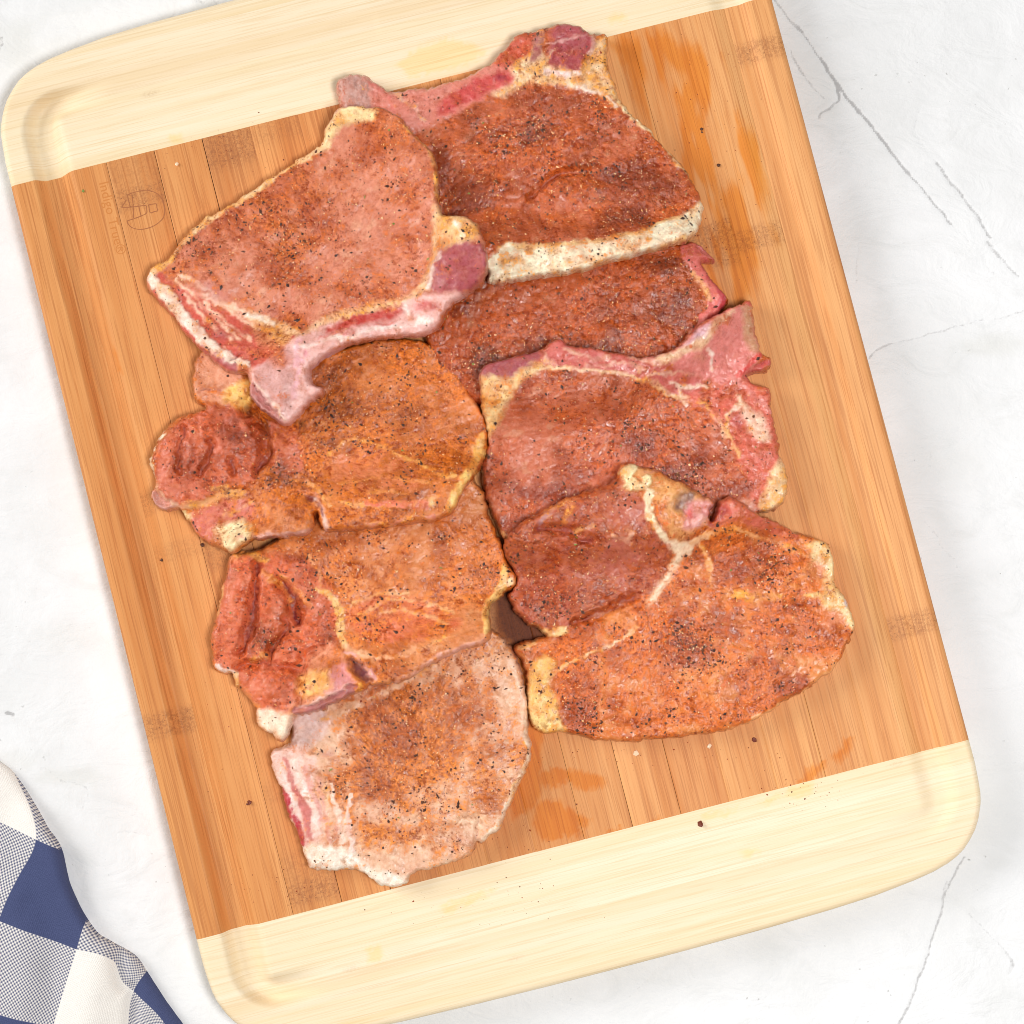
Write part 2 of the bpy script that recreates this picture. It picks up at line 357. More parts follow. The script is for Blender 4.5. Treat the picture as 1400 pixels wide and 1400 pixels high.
oil_light = [[(540, 88), (575, 62), (610, 52), (640, 58), (668, 70), (640, 86), (600, 98), (560, 105)], [(1090, 1072), (1112, 1068), (1110, 1085), (1085, 1092), (1072, 1086)], [(1035, 1098), (1065, 1085), (1070, 1092), (1050, 1100)],
 [(960, 1115), (1010, 1104), (1000, 1112), (965, 1120)], [(1010, 1165), (1030, 1158), (1040, 1164), (1020, 1172)], [(500, 1300), (520, 1292), (525, 1310), (505, 1320)], [(600, 1240), (640, 1225), (680, 1215), (650, 1235), (610, 1250)], [(830, 22), (855, 20), (858, 30), (835, 32)], [(232, 186), (246, 184), (250, 194), (236, 196)]]
def oilmap(u, v, polys, blur=8):
    r = np.zeros_like(u)
    for p in polys:
        q = px_uv(p); lo = q.min(0)-20; hi = q.max(0)+20
        k = (u > lo[0]) & (u < hi[0]) & (v > lo[1]) & (v < hi[1])
        if k.any():
            uu, vv = u[k], v[k]
            s = sdf(uu+4*(fbm(uu, vv, 12, 41)-.5), vv+14*(fbm(uu, vv, 5, 42)-.5), q); val = .5+.5*np.clip(s/blur, -1, 1)
            if np.ptp(p, axis=0).min() > 180: val = (.5+.5*np.clip(s/22, -1, 1))*(.3+.6*sst(.38, .62, fbm(uu, vv/5, 22, 55)))
            r[k] = np.maximum(r[k], val)
    return r
nodes_shade_px = [(228, 990, 24, .9), (165, 275, 22, .8), (172, 240, 36, .45), (305, 205, 34, .95), (1037, 68, 22, .8), (1045, 322, 22, .75), (1250, 853, 22, .8), (975, 322, 26, .95), (1000, 345, 24, .7), (193, 690, 22, .7), (430, 1216, 22, .95), (415, 1190, 40, .5), (232, 755, 18, .4), (245, 1240, 1, .0),
            (365, 1085, 18, .3), (285, 760, 30, .7), (360, 175, 30, .5), (712, 832, 60, 1.), (700, 850, 60, 1.)]  # last two are not growth nodes: painted shade between the chops
pn = [(*px_uv([(a, b)])[0], r_, s_) for a, b, r_, s_ in nodes_shade_px]
tint = [(.94, .90, .82), (.95, .90, .82), (.88, .81, .74), (.93, .88, .82), (.85, .78, .74), (.93, .86, .8), (.88, .8, .74), (.92, .86, .8), (.94, .92, .90), (.98, .96, .95), (.95, .90, .88), (.98, .97, .95), (1.03, 1.04, 1.02), (1.0, 1.01, 1.02), (1.03, 1.06, 1.09), (1.03, 1.06, 1.1)]
darkj = {3: .36, 4: .5, 2: .28, 9: .3, 10: .28, 8: .22, 13: .22}
N = 16; PWD = 2*BW/N
vs = np.linspace(-BH, BH, 300); vs[0] += .12; vs[-1] -= .12
def skirt(V, F, depth, extra=()):
    be = bedges(F); bv = np.unique(be); m = np.full(len(V), -1); m[bv] = np.arange(len(bv))+len(V)
    lo = V[bv].copy(); lo[:, 2] = depth; k = len(bv)
    return np.r_[V, V[bv], lo], np.r_[F, np.c_[m[be[:, 1]], m[be[:, 0]], m[be[:, 0]]+k, m[be[:, 1]]+k]], np.r_[bv, bv]
for k in range(N):
    a = -BW+k*PWD; b = a+PWD
    ga = darkj.get(k, .03) if k else 0; gb = darkj.get(k+1, .03) if k < N-1 else 0
    us = np.r_[a+ga, a+ga+.6, a+ga+1.5, np.linspace(a+4, b-4, 19), b-gb-1.5, b-gb-.6, b-gb]
    if k == 0: us = np.r_[a+np.array([0, .4, 1, 2, 3.5, 5.5, 8, 11]), np.linspace(a+14, b-4, 26), b-gb-1.5, b-gb-.6, b-gb]
    if k == N-1: us = np.r_[a+ga, a+ga+.6, a+ga+1.5, np.linspace(a+4, b-14, 26), b-np.array([11, 8, 5.5, 3.5, 2, 1, .4, 0])]
    u, v = np.meshgrid(us, vs)
    h = board_h(u, v, k in (0, N-1))
    d = np.minimum(np.minimum(np.where(k == 0, 9, u-a-ga), np.where(k == N-1, 9, b-gb-u)), 9)
    h = h-.45*(1-sst(0, 1.4, d))+.35*(rng.random()-.5)
    nd = np.zeros_like(u)
    for (nu, nv, r_, s_) in pn:
        if a <= nu < b:
            y = v-nv+5*(fbm(u, v, 9, 70+k)-.5)
            nd = np.maximum(nd, s_*(1-sst(.45, 1.0, np.abs(y)/r_)))
    if k == 8 or k == 7: pass
    V = np.stack([u*U, v*U, (h+TH)*U], -1).reshape(-1, 3); F = gridfaces(*u.shape)
    oil = oilmap(u, v, oil_shade_polys).ravel(); juice_shade = oilmap(u, v, [[(670, 800), (702, 792), (732, 830), (752, 870), (735, 892), (700, 885), (678, 862)]], 9).ravel()  # juice stain plus painted shade in the gap between chops
    V, F, bv = skirt(V, F, .0008)
    z = lambda q: np.r_[q.ravel(), q.ravel()[bv]]
    o = mesh('plank', V, F, DARKB, board, flts=dict(node=z(nd), oil=z(oil), juice=z(juice_shade)))  # node, oil and juice also carry the shade painted between the chops
    o.color = (*tint[k], 1)
    if k == 4: o['label'] = 'darker brown plank with a speckled growth node at its upper end'
stl = [531, 561, 592, 622, 655, 687]
lt = [(1, .99, .96), (1.01, 1.02, 1.03), (1, 1, .99), (.985, .955, .93), (1, .985, .97), (.99, .97, .93)]
for sg in (1, -1):
    for k in range(6):
        if k < 5:
            vv = np.linspace(stl[k]+.01, stl[k+1]-.01, 13)
            Uv = np.interp(vv, hv[:12], hu[:12])
            tt = np.linspace(-1, 1, 241); e = 1-np.array([0, .4, 1, 2, 3.5, 5.5, 8])/530
            tt = np.unique(np.r_[tt, e, -e])
            u = tt[None]*Uv[:, None]; v = np.repeat(vv[:, None], len(tt), 1)
        else:
            uu = np.linspace(-471.5, 471.5, 260); vt = np.interp(np.abs(uu), hu[::-1], hv[::-1])
            t = np.r_[0, .25, .5, .65, .78, .87, .93, .97, 1][:, None]
            v = stl[5]+.01+t*(vt-stl[5]-.01)[None]; u = np.repeat(uu[None], 9, 0)
        v = v*sg
        h = board_h(u, v)
        V = np.stack([u*U, v*U, (h+TH)*U], -1).reshape(-1, 3); F = gridfaces(*u.shape)
        if sg < 0: F = F[:, ::-1]
        V, F, bv = skirt(V, F, .0008)
        oil = oilmap(u, v, oil_light).ravel(); nd = np.zeros(len(oil))
        for q_, s_ in [((205, 128), .35), ((705, 1290+20), .25), ((480, 1325), .25), ((1225, 1045), .3)]:
            q = px_uv([q_])[0]; nd = np.maximum(nd, s_*(1-sst(.3, 1, np.hypot((u.ravel()-q[0])/18, (v.ravel()-q[1])/6))))
        o = mesh('end_strip', V, F, LIGHTB, board, flts=dict(node=np.r_[nd, nd[bv]], oil=np.r_[oil, oil[bv]]))
        o.color = (*lt[k], 1)
def ribbons(name, lines, wd, mat, parent, toP, z0):
    VV, FF = [], []
    for li, p in enumerate(lines):
        q = toP(p); t = np.gradient(q, axis=0); t /= np.linalg.norm(t, axis=1, keepdims=True); nn = np.c_[-t[:, 1], t[:, 0]]
        b = len(np.concatenate(VV)) if VV else 0
        ww = wd*(.8+.4*rng.random(len(q)))[:, None]/2
        L = q+nn*ww; R = q-nn*ww; zz = np.full(len(q), z0+li*.03)
        VV.append(np.r_[np.c_[L, zz], np.c_[R, zz]]); k = len(q); i = np.arange(k-1)+b
        FF.append(np.c_[i, i+k, i+k+1, i+1])
    return mesh(name, np.concatenate(VV)*U, np.concatenate(FF), mat, parent)
em = [[(174, 267), (180, 264), (190, 261.5), (200, 260), (209, 262), (217, 266.5), (222, 274), (225, 285), (224, 296), (218, 303.5), (209, 309.5), (198, 313), (189, 313.5), (180, 311), (175, 306), (174, 302)],
      [(174, 302), (180, 300), (188, 297.3), (196, 294), (200.5, 291), (200.5, 286), (199, 281), (190, 282), (183, 282.6), (167.5, 283.5), (170, 278), (172.5, 273)],
      [(203, 280), (208, 279.3), (213.5, 278.8), (214.5, 284), (215.5, 288), (211, 289.3), (205.5, 291), (204, 285), (203, 280.2)],
      [(180, 266), (182, 280), (182.5, 298)], [(190, 283), (191.5, 290), (193, 296)], [(174, 267), (176, 275), (178, 283)]]
ribbons('engraved_emblem', [np.array(e, float) for e in em], 1.15, burn, board, lambda p: catmull(px_uv(p), 4, False), TH+.25)
# lettering, reads down the board
fc = bpy.data.curves.new('lettering', 'FONT'); fc.body = 'Indigo True\u00ae'; fc.size = 1; fc.resolution_u = 3
ft = bpy.data.objects.new('lettering', fc); COL.objects.link(ft); bpy.context.view_layer.update()
me = bpy.data.meshes.new_from_object(ft.evaluated_get(bpy.context.evaluated_depsgraph_get())); bpy.data.objects.remove(ft)
co = np.zeros(len(me.vertices)*3, np.float32); me.vertices.foreach_get('co', co); co = co.reshape(-1, 3)
ln = co[:, 0].max()-co[:, 0].min(); p0 = px_uv([(135.5, 251)])[0]; sc_ = 103/ln
nc = np.c_[p0[0]+co[:, 1]*sc_*1.0, p0[1]-(co[:, 0]-co[:, 0].min())*sc_, np.full(len(co), TH+.25)]*U
me.vertices.foreach_set('co', nc.astype(np.float32).ravel()); me.update(); me.materials.clear(); me.materials.append(burn2)
o = bpy.data.objects.new('engraved_lettering', me); link(o, board)

# ------------------------------------------------------------------ pork chops
HS = 2.0; HN = 920; hx = (np.arange(HN)-HN/2)*HS
HMAP = np.zeros((HN, HN))
def bil(A, x, y, x0, y0, s):
    fx = np.clip((x-x0)/s, 0, A.shape[1]-1.001); fy = np.clip((y-y0)/s, 0, A.shape[0]-1.001)
    i = fx.astype(int); j = fy.astype(int); a = fx-i; b = fy-j
    return (A[j, i]*(1-a)+A[j, i+1]*a)*(1-b)+(A[j+1, i]*(1-a)+A[j+1, i+1]*a)*b
def box(A, r, it=3):
    for _ in range(it):
        for ax_ in (0, 1):
            P = np.pad(A, [(r+1, r) if a == ax_ else (0, 0) for a in (0, 1)], 'edge'); c = np.cumsum(P, ax_)
            A = (np.take(c, np.arange(2*r+1, c.shape[ax_]), ax_)-np.take(c, np.arange(0, c.shape[ax_]-2*r-1), ax_))/(2*r+1)
    return A
def maxf(A, r):
    for ax_ in (0, 1):
        B = A.copy()
        for k in range(1, r+1):
            B = np.maximum(B, np.roll(A, k, ax_)); B = np.maximum(B, np.roll(A, -k, ax_))
        A = B
    return A
LEAN = lin(222, 142, 126); PURPLE = lin(160, 76, 86); RED = lin(204, 72, 68); FAT = lin(255, 230, 186); BONE = lin(240, 196, 184); GREY = lin(186, 150, 136)
FATO = lin(244, 200, 128); PINK = lin(224, 120, 112); MEMB = lin(226, 190, 182); DARKR = lin(120, 30, 34); ORANGE = lin(216, 110, 52); BROWN = lin(150, 66, 36)
CH = []
class Chop:
    def __init__(s, label, outline, T, zref, seed, lean, rubo, rubb, level, wet=.4, ang=0., rough=3.0, edge=6, sub=4):
        s.label = label; s.zref = zref/1000; s.T = T/1000/U; s.seed = seed; s.wet = wet; s.edge = edge
        s.out = catmull(unp(outline, s.zref), sub); lo = s.out.min(0)-8; hi = s.out.max(0)+8
        s.sp = 1.5; s.x0, s.y0 = lo
        s.ax = np.arange(lo[0], hi[0], s.sp); s.ay = np.arange(lo[1], hi[1], s.sp)
        s.X, s.Y = np.meshgrid(s.ax, s.ay); X, Y = s.X, s.Y
        wx = 9*(fbm(X, Y, 24, seed)-.5)+8*(fbm(X, Y, 7, seed+1)-.5); wy = 9*(fbm(X, Y, 24, seed+2)-.5)+8*(fbm(X, Y, 7, seed+3)-.5)
        s.wx, s.wy = X+wx, Y+wy
        s.sd = sdf(X, Y, s.out)+rough*((fbm(X, Y, 14, seed+5)-.5)*2+(fbm(X, Y, 5, seed+6)-.5)*1.2)
        c, q = math.cos(ang), math.sin(ang); a = c*X+q*Y; b = -q*X+c*Y
        s.fib = vn(a/26, b/3.2, seed+8)*.6+vn(a/14, b/1.9, seed+9)*.4
        s.big = fbm(X, Y, 70, seed+10)
        k = .84+.32*fbm(X, Y, 36, seed+11)+.16*(s.fib-.5)
        s.flesh = (np.asarray(lean)*np.array([.88, .80, .67]))[None, None]*np.stack([.5+.5*k, k, k], -1)
        mb = sst(.62, .8, fbm(a/1.6, b, 9, seed+12))*.12        # faint marbling
        s.flesh = s.flesh*(1-mb[..., None])+FAT*mb[..., None]
        s.rub = level+1.1*(fbm(X, Y, 55, seed+13)-.5)+.75*(fbm(X, Y, 15, seed+14)-.5)
        s.rubo = np.ones(X.shape+(3,))*np.asarray(rubo); s.rubb = np.ones(X.shape+(3,))*np.asarray(rubb); s.h = np.zeros_like(X); s.lab = np.zeros(X.shape, int); s.dark = np.zeros_like(X); s.wetm = np.full(X.shape, wet)
        CH.append(s)
    def poly(s, p, blur=4.2, sm=True):
        q = unp(p, s.zref); q = catmull(q, 3) if sm else q
        return .5+.5*np.clip(sdf(s.wx, s.wy, q)/blur, -1, 1)
    def str(s, p, w, blur=2.5):
        q = unp(p, s.zref); ws = np.array(w if hasattr(w, '__len__') else [w]*len(p), float)/2
        qq = catmull(q, 4, False); wi = np.interp(np.arange(len(qq))/4, np.arange(len(ws)), ws)
        return 1-sst(-blur*.5, blur, segdist(s.wx, s.wy, qq, wi))
    def blob(s, c, rx, ry=None, rot=0., soft=.9):
        q = unp([c], s.zref)[0]; ry = ry or rx; x = s.wx-q[0]; y = s.wy-q[1]; r = math.radians(rot)
        a = math.cos(r)*x+math.sin(r)*y; b = -math.sin(r)*x+math.cos(r)*y
        return 1-sst(1-soft, 1., np.hypot(a/rx, b/ry))
    def paint(s, m, col, a=1., rub=None, dh=0, lab=None, wet=None):
        n_ = np.clip(m*a*(.66+.6*fbm(s.X, s.Y, 6, s.seed+50)), 0, 1)[..., None]
        if col is not None:
            k = .9+.2*fbm(s.X, s.Y, 9, s.seed+51)
            s.flesh = s.flesh*(1-n_)+np.asarray(col)*k[..., None]*n_
        if rub is not None: s.rub = s.rub*(1-m)+(rub+1.0*(fbm(s.X, s.Y, 16, s.seed+52)-.5))*m
        if wet is not None: s.wetm = s.wetm*(1-m)+wet*m
        s.h += dh*m
        if lab is not None: s.lab[m > .5] = lab
    def gold(s, m):
        q = m[..., None]; s.rubo = s.rubo*(1-q)+lin(238, 168, 84)*q; s.rubb = s.rubb*(1-q)+lin(212, 118, 48)*q
    def fat(s, m, col=FAT, rub=.24, dh=1.5, a=.93, lab=1): s.gold(m); s.paint(m, col, a, rub+.12, dh, lab)
    def line(s, p, w, col=FAT, a=.85, rub=.3, dh=.5):
        w = np.array(w, float)*np.ones(len(p)); b = sst(.3, .55, fbm(s.X, s.Y, 16, s.seed+77+len(p)))
        m = s.str(p, w*.8, 3.2)*(.4+.6*b); s.gold(m); s.paint(m, col, a*.9, rub, dh)
    def bone(s, m, col=BONE, rub=.12, dh=1.5, a=1., lab=2): s.paint(m, col, a, rub, dh, lab)
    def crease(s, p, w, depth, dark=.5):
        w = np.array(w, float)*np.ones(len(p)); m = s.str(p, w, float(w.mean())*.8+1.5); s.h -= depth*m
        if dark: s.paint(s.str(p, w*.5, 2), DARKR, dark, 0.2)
    def tint(s, m, o_, b_):
        q = m[..., None]; s.rubo = s.rubo*(1-q)+np.asarray(o_)*q; s.rubb = s.rubb*(1-q)+np.asarray(b_)*q
    def dense(s, c, rx, ry=None, a=.4, rot=0, brown=.6):
        m = s.blob(c, rx, ry, rot); s.rub += a*m; s.dark = np.maximum(s.dark, brown*m)
    def clean(s, c, rx, ry=None, a=.4, rot=0): s.rub -= a*s.blob(c, rx, ry, rot)
    def build(s):
        global HMAP
        X, Y, sd = s.X, s.Y, s.sd; seed = s.seed
        r = 14
        hm = box(maxf(HMAP, 8), 9, 2)
        base = np.maximum(bil(hm, X, Y, hx[0], hx[0], HS), bil(box(HMAP, 1, 1), X, Y, hx[0], hx[0], HS)+1.0)
        x = np.clip(sd/s.edge, 0, 1); prof = .58+.42*np.sqrt(np.clip(1-(1-x)**2, 0, 1))
        und = 7*(fbm(X, Y, 60, seed+20)-.5)+4.2*(fbm(X, Y, 20, seed+21)-.5)+1.5*(fbm(X, Y, 7, seed+22)-.5)+.6*(s.fib-.5)
        z = base+s.T*(.86+.14*sst(0, 70, sd))*prof+(und+s.h)*sst(0, 10, sd)
        z = np.maximum(z, base+2)
        V = np.stack([X, Y, z], -1); ins = sd > 0
        f0 = ins[:-1, :-1] | ins[:-1, 1:] | ins[1:, 1:] | ins[1:, :-1]
        gy, gx = np.gradient(sd, s.sp); gl = np.maximum(np.hypot(gx, gy), .3)
        out = ~ins
        mv = np.clip(-sd/gl, 0, 2.4)
        V[..., 0] = np.where(out, X+gx/gl*mv, X); V[..., 1] = np.where(out, Y+gy/gl*mv, Y)
        F = gridfaces(*X.shape)[f0.ravel()]
        # skirt
        V = V.reshape(-1, 3); nrm = np.stack([gx/gl, gy/gl], -1).reshape(-1, 2); bb = base.ravel()
        be = bedges(F); bv = np.unique(be); n0 = len(V); mp = np.full(n0, -1); mp[bv] = np.arange(len(bv))
        prev = bv; VV = [V]; FF = [F]; src = [np.arange(n0)]; cnt = n0; pm = np.arange(n0)
        for off, fr in ((1.3, .24), (.2, .08), (-3, -.01)):
            q = V[bv].copy(); q[:, :2] -= nrm[bv]*off; q[:, 2] = bb[bv]+s.T*fr
            idx = cnt+mp
            FF.append(np.c_[pm[be[:, 1]], pm[be[:, 0]], idx[be[:, 0]], idx[be[:, 1]]])
            VV.append(q); src.append(bv); pm = idx; cnt += len(bv)
        V = np.concatenate(VV); F = np.concatenate(FF); src = np.concatenate(src)
        N_ = vnormals(V, F)
        rub = np.clip(s.rub, 0, 1.15); lw = fbm(X, Y, 40, seed+30)*.9+.35*(fbm(X, Y, 10, seed+31)-.5)
        t = np.clip(sst(.35, .7, lw)*.75+s.dark, 0, 1)[..., None]
        rc = (s.rubo*(1-t)+s.rubb*t)*np.array([.86, .73, .5])
        fm = (.6*sst(.05, .8, rub+.5*(fbm(X, Y, 8, seed+33)-.5)))[..., None]; s.flesh = s.flesh*(1-fm)+rc*1.12*fm
        A = dict(flesh=s.flesh.reshape(-1, 3)[src], rubc=rc.reshape(-1, 3)[src]); B = dict(rubd=rub.ravel()[src], wet=s.wetm.ravel()[src])
        c0 = unp([np.mean(s.out, 0)*0+700], 0)[0]
        ctr = s.out.mean(0)
        root = empty('pork_chop', s.label, 'pork chop', (ctr[0]*U, ctr[1]*U, ZB), 0, 'seasoned raw pork chops on the cutting board')
        V2 = (V-np.array([ctr[0], ctr[1], 0]))*U
        lf = s.lab.ravel()[src][F]; lf = np.sort(lf, 1)[:, 1]
        for L in (2, 1, 0):
            k = np.flatnonzero(lf == L)
            if len(k):
                c = comps(F[k]); n_ = np.bincount(c, minlength=c.max()+1)
                lf[k[n_[c] < 140]] = 0 if L else 1
        for L, nm in ((0, 'lean_meat'), (1, 'fat_rim'), (2, 'bone')):
            k = F[lf == L]
            if len(k) < 12: continue
            c = comps(k)
            for j in np.unique(c):
                uq, inv = np.unique(k[c == j], return_inverse=True)
                mesh(nm, V2[uq], inv.reshape(-1, 4), MEAT, root, {a: v[uq] for a, v in A.items()}, {a: v[uq] for a, v in B.items()}, N_[uq])
        s.root = root; s.ctr = ctr; s.z = z; s.rubf = rub
        s.N = N_[:n0].reshape(X.shape+(3,))
        # lay it on the pile
        gx_ = (hx > s.ax[0]) & (hx < s.ax[-1]); gy_ = (hx > s.ay[0]) & (hx < s.ay[-1])
        xx, yy = np.meshgrid(hx[gx_], hx[gy_])
        zz = bil(z, xx, yy, s.x0, s.y0, s.sp); ss_ = bil(sd, xx, yy, s.x0, s.y0, s.sp)
        sub = HMAP[np.ix_(gy_, gx_)]; HMAP[np.ix_(gy_, gx_)] = np.where(ss_ > 0, np.maximum(sub, zz), sub)
OCT = np.array([[1, 0, 0], [-1, 0, 0], [0, 1, 0], [0, -1, 0], [0, 0, 1], [0, 0, -1]], float)
OF = np.array([[0, 2, 4], [2, 1, 4], [1, 3, 4], [3, 0, 4], [2, 0, 5], [1, 2, 5], [3, 1, 5], [0, 3, 5]])
def flakes(P, Nn, size, flat, name, mat, parent, el=1.4):
    n = len(P)
    if n == 0: return
    v = OCT[None]*(.65+.7*rng.random((n, 6, 1)))
    a = rng.random(n)*2*np.pi; e = 1+(el-1)*rng.random(n)
    v = v*np.stack([size*e, size/np.sqrt(e), size*flat*(.7+.6*rng.random(n))], -1)[:, None]
    v[:, :, 2] += v[:, :, 0]*(rng.random((n, 1))-.5)*.7
    c, s_ = np.cos(a)[:, None], np.sin(a)[:, None]
    x = c*v[..., 0]-s_*v[..., 1]; y = s_*v[..., 0]+c*v[..., 1]
    sl = -Nn[:, :2]/np.maximum(Nn[:, 2:3], .35); zz = v[..., 2]+sl[:, :1]*x+sl[:, 1:]*y
    W = np.stack([x, y, zz], -1)+(P+np.array([0, 0, 1])*(size*flat*.25)[:, None])[:, None]
    F = (OF[None]+np.arange(n)[:, None, None]*6).reshape(-1, 3)
    o = mesh(name, W.reshape(-1, 3)*U, F, mat, parent, smooth=False); o['kind'] = 'stuff'
    return o
def season(s, npep, ngr, npap, clump=()):
    X, Y = s.X, s.Y; ok = (s.sd > 2.5)
    top = bil(HMAP, X, Y, hx[0], hx[0], HS); ok &= top < s.z+3.5
    idx = np.flatnonzero(ok.ravel()); rf = s.rubf.ravel()[idx]
    cl = fbm(X, Y, 24, s.seed+60).ravel()[idx]; cl2 = fbm(X, Y, 13, s.seed+61).ravel()[idx]
    C = np.zeros_like(rf)
    for c, r_, a_ in clump: C += a_*s.blob(c, r_, soft=1.).ravel()[idx]
    bonef = np.where(s.lab.ravel()[idx] == 2, .25, 1)
    area_ = len(idx)*s.sp**2
    def pick(w_, n):
        w_ = w_*bonef; n = int(n); p = w_/w_.sum(); k = rng.choice(len(idx), min(n, len(idx)), False, p); k = idx[k]
        P = np.stack([X.ravel()[k]+rng.random(len(k))-.5-s.ctr[0], Y.ravel()[k]+rng.random(len(k))-.5-s.ctr[1], s.z.ravel()[k]], -1)
        return P, s.N.reshape(-1, 3)[k]
    f = area_/90000
    P, Nn = pick(.05+sst(.45, .75, cl)**2*(.15+rf)+2.5*C, npep*f)
    sz = np.exp(rng.normal(.15, .42, len(P)))*.85; flakes(P, Nn, np.clip(sz, .4, 2.6), .5, 'pepper_flakes', PEPPER, s.root, 1.9)
    P, Nn = pick(.03+np.clip(rf, 0, 1)**1.5*(.3+sst(.4, .7, cl2))+1.5*C, ngr*f)
    sz = np.exp(rng.normal(-.15, .38, len(P)))*.72; flakes(P, Nn, np.clip(sz, .35, 1.7), .7, 'garlic_grains', GRAIN, s.root, 1.7)
    P, Nn = pick(.02+np.clip(rf, 0, 1)**2+1.5*C, npap*f)
    sz = np.exp(rng.normal(-.1, .4, len(P)))*.75; flakes(P, Nn, np.clip(sz, .35, 2.), .6, 'paprika_flakes', PAPRIKA, s.root, 1.5)
    P, Nn = pick(.1+rf, max(2, 4*f)); flakes(P, Nn, 1.1+.8*rng.random(len(P)), .35, 'herb_flakes', HERB, s.root, 2.2)

#CHOPS
P_ = lambda *a: lin(*a)
# --- C: middle strip between two others
C = Chop('dark wet pork chop mostly hidden, its middle strip showing between two chops on the right',
 [(640, 335), (760, 335), (880, 328), (930, 333), (945, 330), (956, 335), (979, 355), (960, 358), (968, 372), (983, 390), (995, 408), (990, 419), (975, 436), (940, 480), (850, 530), (760, 552), (690, 556), (659, 553), (630, 532), (604, 505), (586, 470), (578, 445), (600, 395)],
 12, 9.5, 100, P_(196, 98, 54), P_(192, 90, 36), P_(138, 58, 22), .68, wet=0.7, ang=1.2)
C.paint(C.str([(940, 332), (962, 372), (980, 405), (962, 445), (945, 470)], [24, 26, 26, 20, 16]), P_(222, 112, 104), .95, .12, 1, 1, .5)
C.paint(C.str([(958, 336), (978, 354)], 9), P_(206, 106, 100), 1, 0, -6, 1)
C.paint(C.str([(972, 380), (990, 406), (984, 420)], [6, 10, 8]), P_(190, 60, 72), .8, .05)
C.line([(948, 372), (962, 392), (970, 410)], 5, FATO, .6)
C.dense((660, 500), 50, 40, .35, 0, 1.); C.dense((780, 480), 120, 24, .3, -5, .9); C.dense((920, 425), 45, 60, .3, 0, .8); C.dense((910, 365), 50, 22, .3, 0, 1.)
C.clean((700, 410), 45, 25, .25); C.clean((640, 440), 28, 18, .3)
# --- A: upper right
A = Chop('dark rubbed pork chop at the upper right with thick white fat along its lower edge',
 [(460, 114), (469, 102), (499, 100), (517, 113), (538, 122), (565, 119), (593, 116), (638, 101), (670, 83), (686, 66), (695, 58), (707, 45), (731, 39), (752, 35), (764, 29), (792, 30), (809, 42), (831, 48), (829, 70), (834, 90), (840, 108), (845, 130), (862, 151), (890, 175), (919, 208), (938, 230), (950, 250), (961, 275), (960, 298), (949, 322), (919, 338), (857, 354), (796, 372), (731, 383), (674, 389), (664, 372), (636, 350), (612, 320), (588, 280), (568, 240), (552, 200), (520, 175), (490, 162), (467, 150)],
 13, 12.5, 200, P_(208, 110, 74), P_(202, 98, 42), P_(148, 62, 26), .68, wet=0.65, ang=.5)
A.bone(A.poly([(458, 112), (500, 98), (540, 118), (594, 113), (640, 97), (690, 76), (720, 90), (712, 108), (680, 128), (640, 146), (600, 165), (570, 178), (545, 168), (515, 150), (465, 152)]), P_(226, 138, 122), .15, 1.5, .9)
A.paint(A.poly([(596, 150), (603, 136), (642, 114), (680, 97), (696, 100), (697, 110), (674, 126), (634, 143), (600, 158)]), RED, .95, .1)
A.paint(A.blob((684, 106), 14, 8, -25), P_(150, 50, 66), .7)
A.paint(A.poly([(464, 108), (480, 102), (502, 110), (508, 146), (470, 150)]), P_(200, 150, 136), .95, .05)
for k in range(4): A.line([(478+8*k, 108+2*k), (482+8*k, 146)], 1.2, P_(150, 100, 92), .6, .05, -.3)
A.line([(540, 128), (560, 140), (580, 165)], 5, P_(238, 196, 186), .8); A.line([(505, 110), (525, 125), (545, 165)], 5, P_(216, 106, 98), .7, .1)
A.line([(520, 114), (548, 104), (562, 118)], 6, P_(246, 206, 176), .7)
A.paint(A.poly([(672, 84), (696, 58), (716, 44), (732, 40), (724, 70), (716, 90), (690, 90)]), P_(214, 92, 70), .9, .3)
A.fat(A.poly([(700, 92), (722, 72), (735, 44), (745, 40), (742, 62), (748, 88), (770, 94), (800, 90), (812, 60), (832, 48), (836, 90), (846, 128), (840, 136), (812, 122), (770, 120), (740, 114), (712, 120), (690, 132), (676, 130), (700, 112)]), P_(248, 216, 176), .34)
A.paint(A.poly([(755, 42), (766, 30), (792, 30), (808, 44), (814, 60), (800, 84), (790, 96), (762, 94), (748, 84), (752, 64)]), P_(172, 74, 80), .97, .06, 2.5)
A.paint(A.poly([(730, 46), (746, 42), (742, 70), (730, 88), (722, 84), (726, 62)]), P_(164, 72, 76), .9, .08)
A.line([(748, 60), (766, 58), (780, 52), (806, 46)], 2, P_(240, 190, 180), .7, .05); A.line([(756, 70), (745, 82)], 4, FAT, .8, .05); A.line([(780, 74), (800, 52)], 1.5, P_(220, 150, 150), .5, .05)
A.line([(745, 98), (770, 104), (790, 100)], 8, P_(240, 204, 206), .8, .05)
A.line([(812, 52), (806, 76), (796, 94)], 4, P_(240, 200, 180), .8, .15)
A.paint(A.str([(815, 110), (800, 90), (822, 80)], 14), P_(232, 170, 100), .6, .5)
A.line([(770, 116), (800, 122), (822, 126), (842, 148)], 5, P_(255, 238, 220), .9, .1)
A.fat(A.str([(838, 128), (858, 152), (888, 178), (918, 212), (940, 240)], [10, 9, 6, 4, 3]), P_(250, 222, 176), .22)
A.fat(A.poly([(668, 392), (660, 372), (674, 350), (700, 338), (730, 340), (770, 336), (820, 330), (870, 318), (920, 300), (948, 282), (966, 268), (968, 300), (950, 328), (880, 352), (800, 376), (730, 388)], 2.5), P_(255, 244, 212), .24, 0)
A.paint(A.str([(760, 386), (830, 366), (900, 346), (948, 326)], 7), P_(240, 176, 92), .6, .45)
A.paint(A.str([(700, 342), (780, 338), (850, 326), (930, 298)], 5), P_(242, 188, 106), .6, .45)
